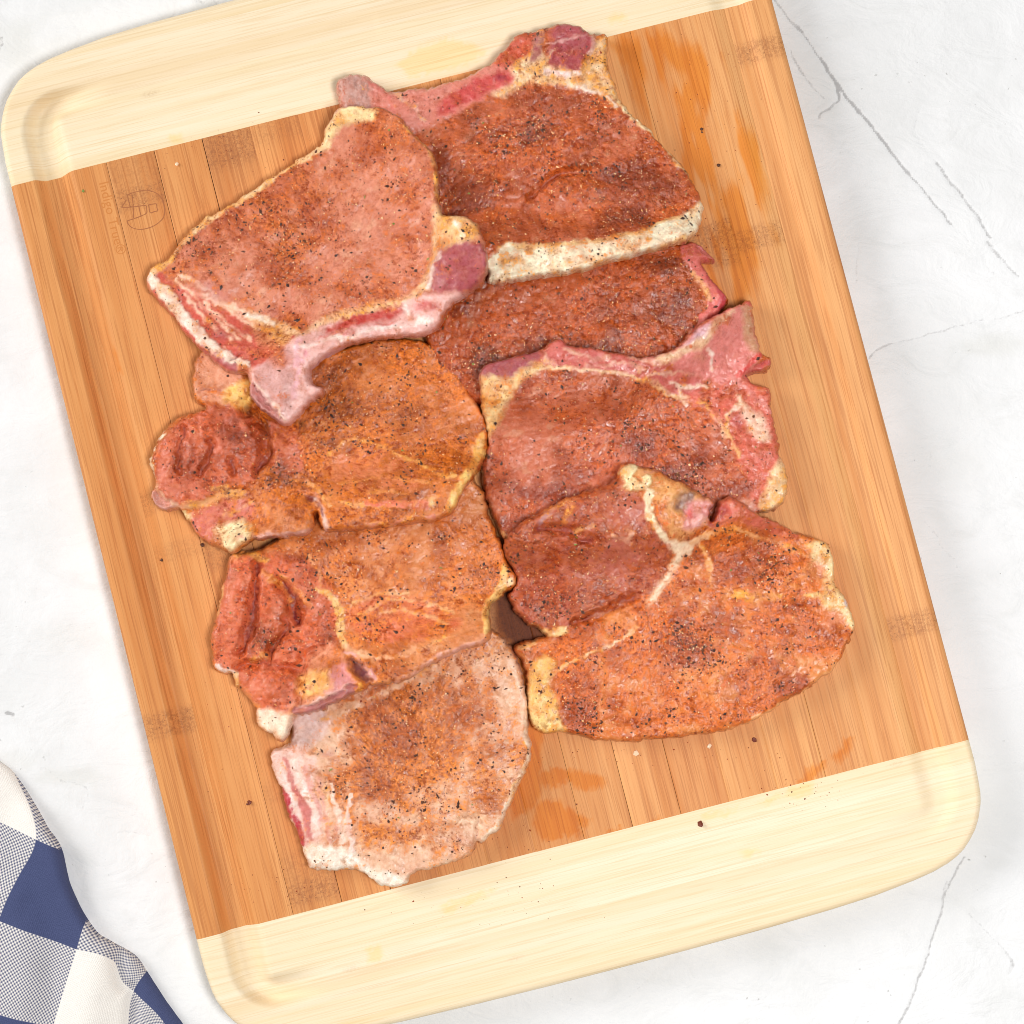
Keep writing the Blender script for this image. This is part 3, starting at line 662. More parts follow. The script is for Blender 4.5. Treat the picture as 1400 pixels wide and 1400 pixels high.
A.clean((770, 285), 40, 30, .5); A.clean((870, 190), 45, 25, .55, 40); A.clean((700, 330), 40, 14, .25); A.clean((650, 215), 30, 20, .2)
A.dense((740, 180), 50, 30, .3, 0, .8); A.dense((640, 265), 60, 50, .25, 0, .9); A.dense((860, 240), 80, 26, .35, -10, .8); A.dense((850, 300), 80, 20, .3, 14, .5); A.dense((600, 230), 26, 60, .2, 0, 1.)
A.crease([(724, 268), (745, 248), (770, 236), (806, 231)], [4, 7, 8, 5], 9, .45); A.paint(A.blob((780, 262), 60, 24, 5), None, 0, None, 3); A.h -= 4*A.blob((860, 238), 70, 18, 12)
# --- D: right middle
Dc = Chop('pink pork chop at the right middle with a forked bone rising above its red edge',
 [(656, 512), (662, 502), (685, 494), (712, 488), (736, 482), (750, 474), (764, 466), (780, 474), (816, 480), (856, 488), (896, 490), (928, 474), (944, 458), (964, 442), (992, 426), (1010, 418), (1024, 411), (1031, 418), (1034, 444), (1042, 480), (1056, 488), (1052, 502), (1024, 511), (1032, 524), (1052, 530), (1058, 560), (1066, 608), (1076, 640), (1079, 664), (1072, 688), (1044, 700), (1000, 716), (900, 735), (780, 745), (705, 745), (682, 722), (668, 690), (660, 655), (660, 630), (667, 600), (664, 576), (657, 545)],
 12.5, 12.5, 300, P_(214, 122, 96), P_(202, 98, 46), P_(152, 62, 30), .55, wet=0.65, ang=.2)
Dc.paint(Dc.poly([(656, 512), (664, 500), (700, 488), (737, 482), (733, 500), (705, 518), (672, 524)]), P_(166, 78, 84), .97, .1, 1, 0)
Dc.paint(Dc.poly([(738, 492), (764, 464), (784, 474), (856, 488), (898, 492), (940, 500), (960, 530), (940, 545), (890, 525), (840, 512), (780, 512), (745, 506)]), P_(210, 102, 94), .92, .18, 1)
for l, w_ in (([(770, 480), (800, 492), (830, 492)], 4), ([(800, 505), (850, 500), (880, 512)], 3), ([(745, 490), (755, 505)], 8), ([(860, 492), (900, 500), (930, 492)], 5), ([(880, 520), (920, 510), (950, 512)], 4)): Dc.line(l, w_, P_(242, 190, 164), .8, .15)
Dc.fat(Dc.poly([(656, 520), (690, 522), (720, 506), (742, 500), (735, 512), (708, 530), (692, 556), (680, 580), (668, 600), (658, 560)]), P_(250, 218, 158), .34)
Dc.line([(720, 512), (745, 508), (800, 510), (850, 515), (890, 526), (920, 540), (955, 548), (975, 566), (995, 596)], [6, 5, 4, 4, 5, 4, 5, 5, 6], P_(250, 214, 170), .9, .25)
Dc.bone(Dc.poly([(890, 494), (930, 472), (962, 442), (992, 424), (1024, 410), (1034, 440), (1044, 482), (1030, 504), (1010, 520), (985, 530), (965, 520), (930, 505)]), P_(230, 132, 122), .12, 2)
Dc.paint(Dc.poly([(892, 494), (930, 478), (962, 450), (1000, 428), (992, 440), (970, 460), (960, 475), (925, 492), (905, 500)]), P_(248, 210, 164), .85, .3)
Dc.paint(Dc.poly([(930, 476), (950, 456), (966, 444), (962, 456), (945, 468)]), P_(206, 160, 176), .85, .05)
Dc.line([(968, 478), (974, 490), (970, 504)], 5, P_(250, 222, 204), .9, .05); Dc.paint(Dc.blob((955, 490), 12, 9, 0), P_(228, 146, 122), .8, .25)
Dc.paint(Dc.poly([(1014, 424), (1028, 416), (1034, 450), (1042, 478), (1030, 480), (1018, 455)]), P_(206, 152, 112), .9, .1)
Dc.paint(Dc.blob((1024, 414), 11, 6, -20), P_(206, 60, 68), .8); Dc.paint(Dc.str([(1042, 482), (1024, 500), (1012, 512)], 5), P_(226, 62, 60), .8, .1); Dc.paint(Dc.str([(1056, 492), (1036, 503), (1024, 511)], 7), P_(200, 84, 80), .9, .1, -5)
Dc.paint(Dc.poly([(940, 545), (990, 525), (1020, 512), (1050, 528), (1060, 570), (1068, 620), (1074, 650), (1040, 690), (1020, 660), (1005, 620), (985, 580)]), P_(222, 104, 84), .9, .34, 1.5)
Dc.fat(Dc.poly([(1012, 545), (1030, 560), (1045, 570), (1052, 600), (1042, 605), (1028, 590), (1018, 572)]), P_(248, 206, 178), .2)
Dc.line([(1000, 515), (1015, 525), (1040, 548), (1055, 560)], 8, P_(232, 152, 142), .7, .15); Dc.line([(990, 568), (1000, 560), (1012, 552), (1008, 540)], 4, P_(250, 220, 190), .9, .1)
Dc.paint(Dc.blob((1008, 575), 16, 20, 10), P_(196, 92, 88), .8, .25); Dc.line([(992, 570), (994, 585), (1005, 610), (1012, 625)], 4, FATO, .8, .3); Dc.line([(940, 555), (930, 528), (965, 530)], 4, P_(250, 212, 180), .8, .1)
Dc.paint(Dc.blob((935, 514), 24, 9, 15), P_(206, 104, 90), .8, .2); Dc.line([(915, 524), (940, 530), (965, 528)], 3, P_(250, 216, 190), .9, .1)
Dc.fat(Dc.poly([(1050, 660), (1066, 625), (1080, 640), (1082, 672), (1070, 692), (1044, 702), (1040, 690)]), P_(248, 214, 166), .32)
Dc.clean((720, 600), 60, 50, .32); Dc.clean((800, 560), 60, 25, .12); Dc.clean((690, 640), 28, 40, .2); Dc.clean((980, 600), 20, 24, .35)
Dc.dense((930, 650), 75, 40, .38, 25, .9); Dc.dense((870, 600), 60, 40, .25, 0, .5); Dc.dense((1000, 670), 50, 26, .35, 0, .9); Dc.dense((760, 680), 90, 26, .35, -12, .9); Dc.dense((690, 715), 30, 20, .2, 0, .8)
Dc.paint(Dc.str([(664, 690), (680, 722), (695, 740)], 8), FATO, .7, .4)
# --- H: lower right
H = Chop('big orange pork chop at the lower right with a pale forked seam beside darker meat',
 [(845, 643), (850, 637), (860, 636), (891, 643), (930, 662), (965, 682), (973, 690), (968, 706), (972, 712), (980, 690), (986, 684), (1003, 684), (1030, 701), (1069, 716), (1085, 727), (1103, 732), (1129, 740), (1142, 763), (1142, 794), (1157, 815), (1170, 848), (1165, 875), (1146, 909), (1115, 936), (1076, 959), (1038, 983), (999, 998), (930, 1008), (860, 1013), (814, 1011), (768, 1002), (749, 1004), (727, 992), (722, 959), (722, 929), (714, 905), (703, 886), (729, 874), (748, 870), (736, 858), (722, 854), (706, 840), (697, 815), (705, 792), (692, 762), (690, 738), (710, 720), (749, 697), (776, 682), (814, 670), (841, 657)],
 12.5, 12, 400, P_(238, 150, 88), P_(222, 114, 44), P_(174, 74, 22), .66, wet=0.45, ang=.6)
H.paint(H.poly([(690, 738), (712, 718), (760, 696), (815, 668), (845, 655), (890, 700), (914, 745), (915, 765), (898, 800), (880, 815), (825, 838), (790, 856), (740, 862), (705, 845), (686, 800)]), P_(190, 98, 80), .92, .6, 1.5)
H.dense((760, 815), 70, 34, .35, 0, .85); H.dense((760, 745), 80, 40, .1, 0, .5)
m = H.poly([(690, 738), (712, 718), (760, 696), (815, 668), (845, 655), (890, 700), (914, 745), (915, 765), (898, 800), (880, 815), (825, 838), (790, 856), (740, 862), (705, 845), (686, 800)]); H.rubo = np.where(m[..., None] > .5, P_(182, 92, 54), H.rubo)
H.clean((840, 760), 50, 40, .35); H.clean((870, 700), 40, 30, .4); H.crease([(735, 722), (775, 728), (806, 740)], [6, 9, 7], 11, .6); H.line([(788, 728), (808, 720)], 7, P_(244, 186, 120), .9, .35); H.line([(745, 700), (780, 690), (770, 715)], 9, P_(226, 130, 74), .8, .5)
H.line([(735, 716), (755, 700), (762, 692)], 6, P_(190, 150, 150), .7, .1); H.line([(838, 735), (855, 742), (860, 728)], 5, P_(246, 196, 166), .8, .15)
H.crease([(785, 852), (825, 838), (868, 815)], 6, 9, .45)
H.bone(H.poly([(845, 640), (858, 634), (892, 642), (932, 662), (968, 684), (974, 690), (966, 712), (950, 726), (928, 744), (915, 738), (903, 720), (888, 690), (872, 676), (855, 672)]), P_(228, 160, 96), .34, 3)
H.paint(H.poly([(920, 690), (932, 674), (945, 676), (948, 690), (938, 706), (926, 704)]), P_(138, 96, 84), .9, .05, -3)
H.paint(H.poly([(940, 690), (965, 684), (974, 692), (966, 714), (945, 726), (930, 722), (932, 706)]), P_(230, 150, 146), .95, .05)
H.line([(945, 718), (958, 712), (966, 718)], 9, P_(248, 214, 204), .9, .05); H.paint(H.blob((940, 704), 14, 9, -30), P_(206, 84, 84), .8, .05)
H.fat(H.str([(848, 645), (862, 640), (856, 658), (868, 668), (882, 664), (878, 656)], [9, 9, 12, 12, 10, 8]), P_(252, 228, 176), .12, 3)
H.fat(H.str([(884, 676), (884, 700), (895, 722), (908, 738)], [10, 10, 8, 7]), P_(250, 224, 184), .12, 2)
H.paint(H.blob((890, 645), 26, 5, 15), P_(226, 148, 120), .8, .1)
H.bone(H.poly([(905, 738), (926, 742), (950, 738), (968, 732), (956, 742), (938, 756), (925, 772), (912, 795), (898, 818), (886, 828), (884, 822), (898, 802), (914, 775), (920, 758)]), P_(250, 216, 182), .06, .5)
H.line([(945, 744), (970, 730), (1000, 724), (1050, 738), (1085, 752), (1104, 762)], [7, 7, 5, 4, 3, 3], P_(240, 168, 110), .8, .3)
H.line([(955, 748), (966, 760), (972, 780), (974, 800)], [4, 5, 4, 2], P_(244, 176, 110), .85, .3)
H.paint(H.poly([(966, 712), (982, 686), (1004, 682), (1030, 698), (1070, 716), (1090, 730), (1080, 740), (1030, 722), (1000, 716), (970, 726)]), P_(214, 104, 86), .9, .38, 1.5)
H.paint(H.poly([(966, 714), (975, 702), (984, 690), (992, 700), (984, 712), (972, 720)]), P_(166, 56, 56), .85, .1, -2)
H.fat(H.poly([(1108, 738), (1128, 738), (1144, 760), (1143, 792), (1158, 814), (1172, 845), (1168, 862), (1160, 856), (1150, 840), (1130, 830), (1122, 815), (1128, 795), (1124, 775), (1108, 758)]), P_(252, 228, 174), .22)
H.paint(H.blob((1122, 775), 10, 16, -20), P_(240, 160, 124), .8, .2); H.line([(1070, 716), (1086, 726)], 6, P_(230, 200, 184), .8, .05); H.paint(H.blob((1157, 823), 6, 9, -25), P_(224, 214, 226), .9, 0)
H.paint(H.blob((1135, 850), 30, 26, 30), P_(238, 146, 112), .7, .3)
H.line([(1000, 812), (1030, 818), (1065, 812)], 11, P_(246, 180, 80), .7, .42, -1); H.line([(1100, 815), (1125, 818)], 8, P_(250, 214, 150), .8, .25)
H.line([(735, 940), (770, 915), (800, 896), (835, 882), (868, 858)], [3, 4, 5, 5, 4], P_(250, 206, 160), .85, .2)
H.fat(H.poly([(722, 925), (728, 906), (748, 898), (760, 908), (752, 930), (758, 955), (768, 985), (772, 1004), (745, 1004), (726, 992), (720, 960)]), P_(252, 222, 150), .34)
H.fat(H.str([(735, 868), (755, 866), (772, 860)], [6, 9, 6]), P_(252, 214, 150), .2, 2); H.line([(710, 884), (730, 876)], 5, P_(250, 210, 150), .8)
H.paint(H.str([(700, 840), (716, 855), (735, 862)], 5), FATO, .7, .4)
H.paint(H.str([(1155, 905), (1110, 940), (1060, 970), (1000, 1000)], 6), P_(246, 178, 120), .8, .2)
H.clean((980, 940), 60, 30, .18); H.clean((850, 940), 50, 24, .15); H.clean((1090, 900), 60, 40, .14); H.clean((960, 780), 26, 20, .2)
H.dense((945, 890), 75, 34, .25, -10, .55); H.dense((1040, 775), 60, 24, .3, 10, .8); H.dense((800, 970), 70, 26, .22, 10, .45); H.dense((870, 985), 40, 16, .2, 0, .4); H.dense((1080, 935), 50, 20, .2, 25, .4); H.dense((1090, 830), 40, 14, .25, 10, .7); H.dense((1000, 850), 60, 30, .12, 0, .2)
# --- G: bottom left
G = Chop('pale pink pork chop nearest the lower end of the board, red stripes at its left',
 [(397, 1000), (395, 1017), (371, 1031), (371, 1047), (378, 1068), (385, 1083), (391, 1110), (407, 1143), (413, 1165), (419, 1178), (428, 1189), (454, 1191), (487, 1190), (508, 1204), (532, 1214), (556, 1209), (565, 1195), (610, 1182), (630, 1174), (647, 1164), (651, 1148), (657, 1152), (663, 1149), (673, 1140), (682, 1135), (690, 1112), (698, 1098), (715, 1065), (726, 1034), (725, 1010), (722, 990), (720, 954), (709, 912), (697, 885), (675, 862), (640, 858), (560, 890), (480, 925), (405, 968)],
 11, 9, 500, P_(248, 202, 180), P_(232, 140, 66), P_(186, 94, 34), .40, wet=0.35, ang=-.5)
G.dense((540, 1010), 150, 110, .22, -25, .0); G.dense((540, 1000), 130, 70, .38, -25, .35); G.dense((560, 1075), 130, 60, .32, -15, .25); G.dense((640, 960), 70, 50, .2); G.dense((480, 1060), 50, 60, .25, 0, .5); G.dense((560, 950), 90, 30, .3, -22, .6)
G.clean((690, 930), 26, 60, .3); G.clean((540, 1170), 80, 30, .4); G.clean((640, 1130), 50, 30, .3); G.clean((430, 1010), 40, 26, .35); G.clean((450, 1120), 50, 50, .3)
G.paint(G.poly([(398, 985), (440, 970), (455, 985), (440, 1010), (420, 1022), (400, 1020)]), P_(232, 196, 188), .9, .08, 1.5)
G.line([(440, 982), (480, 968), (530, 945), (570, 922), (600, 902)], [8, 10, 10, 8, 5], P_(224, 166, 128), .85, .3)
G.bone(G.poly([(371, 1034), (396, 1018), (420, 1024), (436, 1040), (430, 1070), (440, 1110), (440, 1150), (420, 1172), (408, 1140), (390, 1108), (378, 1066)]), P_(242, 200, 186), .12, 1)
G.paint(G.str([(387, 1082), (392, 1096), (396, 1116)], [4, 8, 5]), P_(204, 76, 84), .95, .02, .5); G.paint(G.str([(402, 1115), (412, 1138), (418, 1156)], [5, 10, 9]), P_(190, 62, 70), .95, .05, .5)
G.paint(G.str([(402, 1078), (416, 1110), (424, 1140)], [5, 8, 6]), P_(210, 118, 108), .8, .15); G.paint(G.blob((462, 1130), 7, 22, -15), P_(224, 156, 146), .7, .12); G.line([(444, 1056), (450, 1090), (448, 1130)], 6, P_(248, 206, 176), .7, .2); G.line([(470, 1150), (476, 1110)], 4, P_(250, 220, 204), .7, .1)
G.paint(G.blob((430, 1030), 18, 9, 25), P_(238, 186, 150), .7, .3); G.paint(G.blob((452, 1030), 16, 8, 20), P_(206, 140, 124), .7, .2)
G.fat(G.poly([(412, 1160), (440, 1156), (470, 1158), (490, 1172), (515, 1190), (556, 1200), (560, 1212), (530, 1216), (505, 1206), (486, 1192), (428, 1191)]), P_(252, 236, 218), .02, 1)
G.fat(G.str([(714, 900), (722, 950), (724, 1000), (725, 1034), (714, 1064), (696, 1100), (684, 1130), (664, 1148)], [5, 8, 9, 10, 10, 8, 9, 8]), P_(250, 222, 196), .16, .5)
G.line([(690, 890), (712, 940), (716, 985)], 5, P_(246, 200, 176), .5, .2)
for l, c_, w_ in (([(392, 1040), (402, 1075), (418, 1110), (428, 1150)], P_(206, 112, 106), 6), ([(404, 1040), (418, 1080), (436, 1130)], P_(252, 222, 208), 5), ([(420, 1050), (430, 1085), (440, 1120)], P_(224, 150, 136), 6), ([(384, 1050), (392, 1074), (402, 1100)], P_(250, 220, 210), 5), ([(436, 1062), (444, 1100), (450, 1150)], P_(226, 158, 140), 5), ([(456, 1075), (462, 1110), (466, 1150)], P_(250, 216, 196), 5), ([(480, 1090), (476, 1130), (482, 1165)], P_(246, 210, 196), 6)):
    G.paint(G.str(l, w_, 2), c_, .8, .1, .8)
for l in ([(387, 1080), (392, 1096), (396, 1118)], [(404, 1122), (412, 1140), (417, 1155)]): G.paint(G.str(l, [5, 9, 6], 1.5), P_(190, 56, 66), 1., .02, .5)
G.crease([(652, 1118), (650, 1135), (652, 1150)], 3, 3, .3)
# --- F: lower left
Fc = Chop('lumpy orange pork chop with deep red creases, lying on the pale lowest chop',
 [(314, 760), (325, 753), (345, 753), (365, 745), (400, 720), (440, 690), (520, 670), (600, 650), (640, 645), (649, 660), (660, 672), (671, 709), (685, 746), (695, 772), (707, 788), (702, 801), (682, 815), (670, 832), (671, 859), (664, 877), (623, 891), (589, 908), (558, 927), (514, 936), (508, 934), (496, 943), (486, 946), (452, 965), (421, 977), (402, 980), (399, 993), (387, 1013), (373, 1007), (351, 993), (347, 970), (329, 942), (320, 938), (315, 922), (293, 916), (287, 880), (294, 846), (301, 808), (308, 777)],
 12.5, 12, 600, P_(234, 150, 98), P_(224, 126, 54), P_(174, 84, 24), .58, wet=0.45, ang=-.1)
Fc.paint(Fc.poly([(312, 770), (350, 760), (390, 755), (430, 770), (455, 810), (465, 850), (460, 885), (430, 905), (410, 960), (370, 980), (330, 940), (294, 915), (288, 870), (300, 810)]), P_(222, 114, 84), .85, .5, 1)
Fc.tint(Fc.poly([(312, 770), (350, 760), (390, 755), (430, 770), (455, 810), (465, 850), (460, 885), (430, 905), (410, 960), (370, 980), (330, 940), (294, 915), (288, 870), (300, 810)], 8), P_(214, 102, 60), P_(150, 66, 32))
Fc.clean((320, 820), 20, 45, .22); Fc.clean((435, 835), 20, 30, .25); Fc.clean((360, 940), 28, 22, .2); Fc.clean((410, 770), 20, 24, .1)
for b in (((325, 830), 26, 60, 12, 7), ((375, 840), 22, 52, 20, 4), ((372, 942), 42, 34, 0, 8), ((430, 830), 26, 52, -28, 5), ((400, 885), 30, 20, -20, 4), ((396, 775), 22, 24, 0, 4), ((440, 925), 32, 32, 0, 5)):
    Fc.h += b[4]*Fc.blob(b[0], b[1], b[2], b[3], .95)
Fc.crease([(353, 770), (350, 800), (346, 838), (340, 860), (326, 892)], [4, 6, 9, 11, 6], 15, .7)
Fc.crease([(380, 796), (396, 812), (404, 832), (405, 848)], [5, 12, 12, 4], 18, 1.)
Fc.crease([(392, 850), (386, 870), (374, 884), (366, 900)], [5, 9, 8, 4], 13, .7); Fc.crease([(366, 782), (352, 775)], 4, 4, .3)
Fc.crease([(322, 914), (345, 908), (364, 906), (390, 912), (412, 916)], 6, 11, .5); Fc.crease([(412, 960), (412, 930), (416, 900), (440, 884)], 6, 10, .5)
Fc.line([(360, 782), (380, 800), (398, 822)], 6, P_(240, 150, 84), .8, .4, 2); Fc.line([(385, 790), (410, 810), (425, 825)], 6, P_(240, 150, 84), .7, .4, 2); Fc.line([(320, 756), (345, 756), (365, 765)], 10, P_(232, 160, 80), .8, .45); Fc.line([(340, 905), (362, 895)], 6, P_(240, 170, 100), .7, .4)
Fc.fat(Fc.str([(436, 804), (458, 822), (466, 838), (466, 862), (472, 880)], [3, 8, 10, 8, 6]), P_(250, 208, 140), .3, .5); Fc.line([(420, 755), (436, 785), (445, 815)], 2.5, P_(244, 190, 130), .6)
Fc.line([(468, 880), (490, 890), (520, 900), (560, 892), (610, 872)], [6, 9, 5, 4, 3], P_(246, 190, 150), .8, .28)
Fc.paint(Fc.poly([(472, 850), (480, 828), (520, 815), (580, 820), (630, 850), (600, 868), (540, 880), (500, 875)]), P_(224, 104, 70), .7, .45)
for l in ([(490, 840), (530, 822), (580, 824), (620, 842)], [(520, 836), (560, 836), (610, 852)], [(480, 825), (510, 815), (560, 812)]): Fc.line(l, 3, P_(246, 196, 140), .75, .25)
Fc.bone(Fc.poly([(404, 950), (412, 900), (445, 878), (470, 890), (480, 912), (486, 942), (452, 964), (420, 976), (403, 972)]), P_(230, 146, 108), .3, 3)
Fc.fat(Fc.poly([(408, 940), (412, 922), (440, 916), (455, 922), (452, 944), (430, 950), (412, 950)]), P_(246, 180, 104), .35, 2)
Fc.paint(Fc.poly([(454, 920), (476, 908), (486, 940), (464, 950), (446, 948), (456, 936)]), P_(222, 140, 140), .9, .06); Fc.paint(Fc.str([(408, 972), (440, 964), (484, 942)], 12), P_(178, 104, 100), .9, .06, -6); Fc.line([(412, 966), (440, 954), (478, 936)], 3, P_(246, 204, 192), .8, .05)
Fc.paint(Fc.poly([(480, 902), (496, 904), (512, 926), (502, 932), (488, 920)]), P_(112, 50, 54), .95, .05, -9); Fc.line([(474, 890), (492, 898), (514, 926)], 4, P_(240, 176, 176), .8, .05); Fc.line([(478, 915), (492, 930), (494, 944)], 8, P_(232, 130, 60), .8, .4, 3)
Fc.line([(512, 934), (560, 924), (590, 904), (640, 884), (664, 876)], [8, 5, 6, 6, 4], P_(236, 176, 164), .85, .12)
Fc.fat(Fc.str([(690, 775), (684, 805), (668, 830), (664, 862)], [9, 14, 12, 10]), P_(250, 206, 130), .34); Fc.fat(Fc.blob((697, 795), 12, 9, -30), P_(250, 214, 166), .2)
Fc.fat(Fc.poly([(348, 975), (368, 968), (395, 978), (402, 985), (396, 1010), (372, 1008), (352, 994)]), P_(250, 222, 196), .16, 3); Fc.fat(Fc.str([(296, 914), (318, 922)], [6, 8]), P_(250, 226, 214), .1); Fc.line([(303, 800), (297, 840)], 4, FATO, .7); Fc.line([(318, 922), (322, 940)], 6, FATO, .8, .4)
Fc.dense((360, 870), 36, 40, .3, 0, .9); Fc.dense((450, 870), 24, 24, .25, 0, .8); Fc.dense((500, 775), 50, 24, .12); Fc.dense((605, 735), 26, 14, .25, 0, .8); Fc.dense((655, 780), 30, 20, .25, 0, .6); Fc.dense((400, 760), 30, 16, .3, 0, .8); Fc.clean((540, 735), 70, 20, .25); Fc.clean((650, 700), 26, 36, .2)
# --- E: left middle
E = Chop('orange pork chop at the left middle with a round gouged muscle and white fat blobs',
 [(272, 480), (263, 510), (264, 543), (280, 556), (262, 562), (240, 572), (222, 590), (210, 608), (203, 628), (208, 645), (210, 662), (205, 678), (213, 693), (226, 698), (242, 694), (250, 700), (256, 712), (264, 728), (284, 743), (300, 746), (315, 755), (335, 748), (348, 738), (388, 735), (421, 732), (430, 720), (434, 704), (442, 722), (452, 727), (480, 726), (527, 721), (581, 714), (614, 706), (624, 692), (639, 664), (656, 640), (668, 606), (664, 575), (650, 548), (631, 517), (604, 482), (589, 469), (554, 460), (525, 462), (480, 470), (430, 480), (380, 478), (320, 470)],
 12, 11.5, 700, P_(234, 146, 90), P_(220, 122, 46), P_(166, 82, 20), .64, wet=0.45, ang=.4)
E.paint(E.poly([(280, 556), (320, 556), (350, 572), (362, 600), (362, 640), (340, 660), (300, 672), (260, 690), (235, 690), (212, 660), (208, 625), (225, 592), (250, 570)]), P_(218, 116, 88), .92, .56, 5)
E.tint(E.poly([(280, 556), (320, 556), (350, 572), (362, 600), (362, 640), (340, 660), (300, 672), (260, 690), (235, 690), (212, 660), (208, 625), (225, 592), (250, 570)], 8), P_(206, 98, 60), P_(150, 62, 32)); E.h += 7*E.blob((285, 618), 76, 60, 20, .8)
E.tint(E.blob((395, 625), 34, 50, 0), P_(204, 102, 66), P_(140, 66, 36))
E.clean((225, 640), 18, 50, .45); E.clean((250, 670), 30, 18, .2)
E.crease([(250, 586), (247, 616), (246, 645)], 4.5, 8, .65); E.crease([(292, 604), (286, 628), (270, 648)], 4.5, 8, .65); E.crease([(316, 630), (318, 647)], 6, 7, .75); E.crease([(268, 616), (264, 640)], 3, 4, .4); E.crease([(270, 575), (275, 600)], 3, 2, .2); E.crease([(310, 572), (300, 592)], 3, 2, .3)
E.crease([(338, 560), (352, 578), (362, 600), (364, 625), (352, 644)], [5, 8, 11, 12, 6], 17, .8)  # deep fold, its shade also painted in dark red
E.fat(E.str([(222, 588), (207, 612), (203, 630), (207, 646)], [4, 7, 9, 6]), P_(250, 240, 214), .02, -4); E.paint(E.poly([(203, 690), (207, 664), (222, 676), (244, 692), (230, 700)]), P_(212, 150, 136), .95, .04, -8); E.line([(212, 660), (224, 678), (246, 692), (260, 690)], 3, P_(242, 188, 150), .8, .1)
E.fat(E.str([(246, 702), (256, 704)], 8), P_(250, 226, 166), .1, -3)
E.paint(E.poly([(262, 480), (300, 490), (330, 510), (325, 540), (300, 552), (268, 545), (262, 515)]), P_(226, 156, 124), .9, .36, 1); E.crease([(275, 535), (300, 532), (312, 540)], 4, 5, .5); E.fat(E.poly([(304, 546), (310, 530), (330, 520), (346, 524), (348, 545), (335, 558), (318, 556)]), P_(250, 206, 120), .3, 4); E.crease([(335, 556), (358, 574), (385, 590), (402, 590)], [10, 15, 14, 8], 15, .5); E.paint(E.str([(342, 560), (366, 580), (392, 592), (412, 582)], [8, 14, 14, 6], 5), P_(92, 52, 24), .75, .5); E.dense((372, 580), 36, 18, .4, 35, 1.); E.dense((440, 530), 44, 34, .2, 0, .9)  # hollow and dark stroke paint the bone spike's shadow, with clumped seasoning
E.paint(E.poly([(365, 575), (400, 588), (415, 620), (410, 655), (380, 650), (365, 630)]), P_(206, 104, 80), .8, .4)
E.paint(E.poly([(256, 700), (290, 690), (330, 680), (350, 690), (340, 716), (300, 722), (290, 740), (268, 735)]), P_(220, 116, 100), .9, .28, 1)
E.line([(250, 690), (285, 686), (310, 676), (330, 672)], 10, P_(236, 174, 120), .7, .35); E.line([(290, 670), (310, 672), (326, 680)], 8, P_(120, 84, 60), .6, .5); E.line([(310, 705), (330, 695), (348, 684)], 3, P_(240, 170, 120), .7)
E.fat(E.poly([(296, 724), (310, 713), (335, 712), (346, 724), (344, 740), (330, 755), (315, 756), (302, 740)]), P_(252, 228, 178), .16, 5); E.paint(E.blob((332, 736), 9, 7), P_(232, 150, 130), .7, .1)
E.bone(E.poly([(348, 724), (362, 690), (375, 672), (400, 680), (418, 690), (432, 710), (426, 730), (390, 736), (352, 738)]), P_(222, 140, 92), .42, 2); E.paint(E.str([(350, 736), (390, 733), (426, 730)], [8, 8, 6]), P_(208, 148, 132), .9, .08, -4); E.dense((405, 705), 30, 22, .25, 0, .7)
E.paint(E.poly([(415, 678), (430, 676), (434, 686), (422, 690)]), P_(120, 40, 36), .9, .1, -6); E.line([(432, 684), (442, 700), (450, 724)], [6, 8, 5], P_(246, 206, 190), .95, .04); E.paint(E.str([(437, 690), (444, 706)], 3), P_(150, 80, 84), .8, .05, -3)
E.line([(400, 655), (425, 660), (440, 672), (452, 690)], 9, P_(246, 186, 130), .75, .3)
E.line([(448, 622), (470, 608), (495, 602), (525, 612), (560, 628), (600, 648), (622, 656)], [3, 5, 5, 4, 4, 5, 6], P_(246, 186, 104), .85, .34); E.line([(470, 690), (530, 694), (580, 688), (600, 680)], [3, 4, 5, 3], P_(246, 172, 120), .8, .28)
E.paint(E.str([(500, 690), (560, 692), (584, 694)], [6, 10, 12]), P_(230, 110, 84), .8, .25); E.paint(E.poly([(455, 632), (480, 612), (530, 620), (580, 650), (570, 672), (500, 680), (460, 665)]), P_(222, 122, 82), .6, .48)
for l in ([(470, 660), (530, 654), (590, 664)], [(500, 672), (560, 676)]): E.line(l, 3, P_(244, 168, 90), .6, .36)
E.line([(452, 726), (520, 720), (560, 712), (600, 706)], 6, P_(228, 140, 122), .8, .2)
E.fat(E.str([(660, 598), (652, 632), (630, 668), (618, 694)], [9, 12, 12, 12]), P_(250, 206, 124), .36); E.fat(E.blob((594, 690), 10, 9), P_(252, 220, 160), .2); E.fat(E.blob((656, 606), 8, 14, 15), P_(252, 218, 170), .2)
E.clean((640, 560), 24, 34, .4, 30); E.clean((595, 500), 24, 24, .25); E.clean((470, 640), 20, 14, .2)
E.dense((500, 545), 120, 60, .22, -8, .45); E.dense((430, 505), 44, 34, .25, 0, .9); E.dense((470, 560), 90, 20, .28, -5, .85); E.dense((440, 520), 40, 40, .2, 0, .7); E.dense((560, 560), 30, 14, .3, 0, .7); E.dense((440, 605), 30, 14, .3, 0, .8); E.dense((395, 655), 40, 26, .25, 0, .8); E.dense((330, 590), 40, 30, .25, 0, .6)
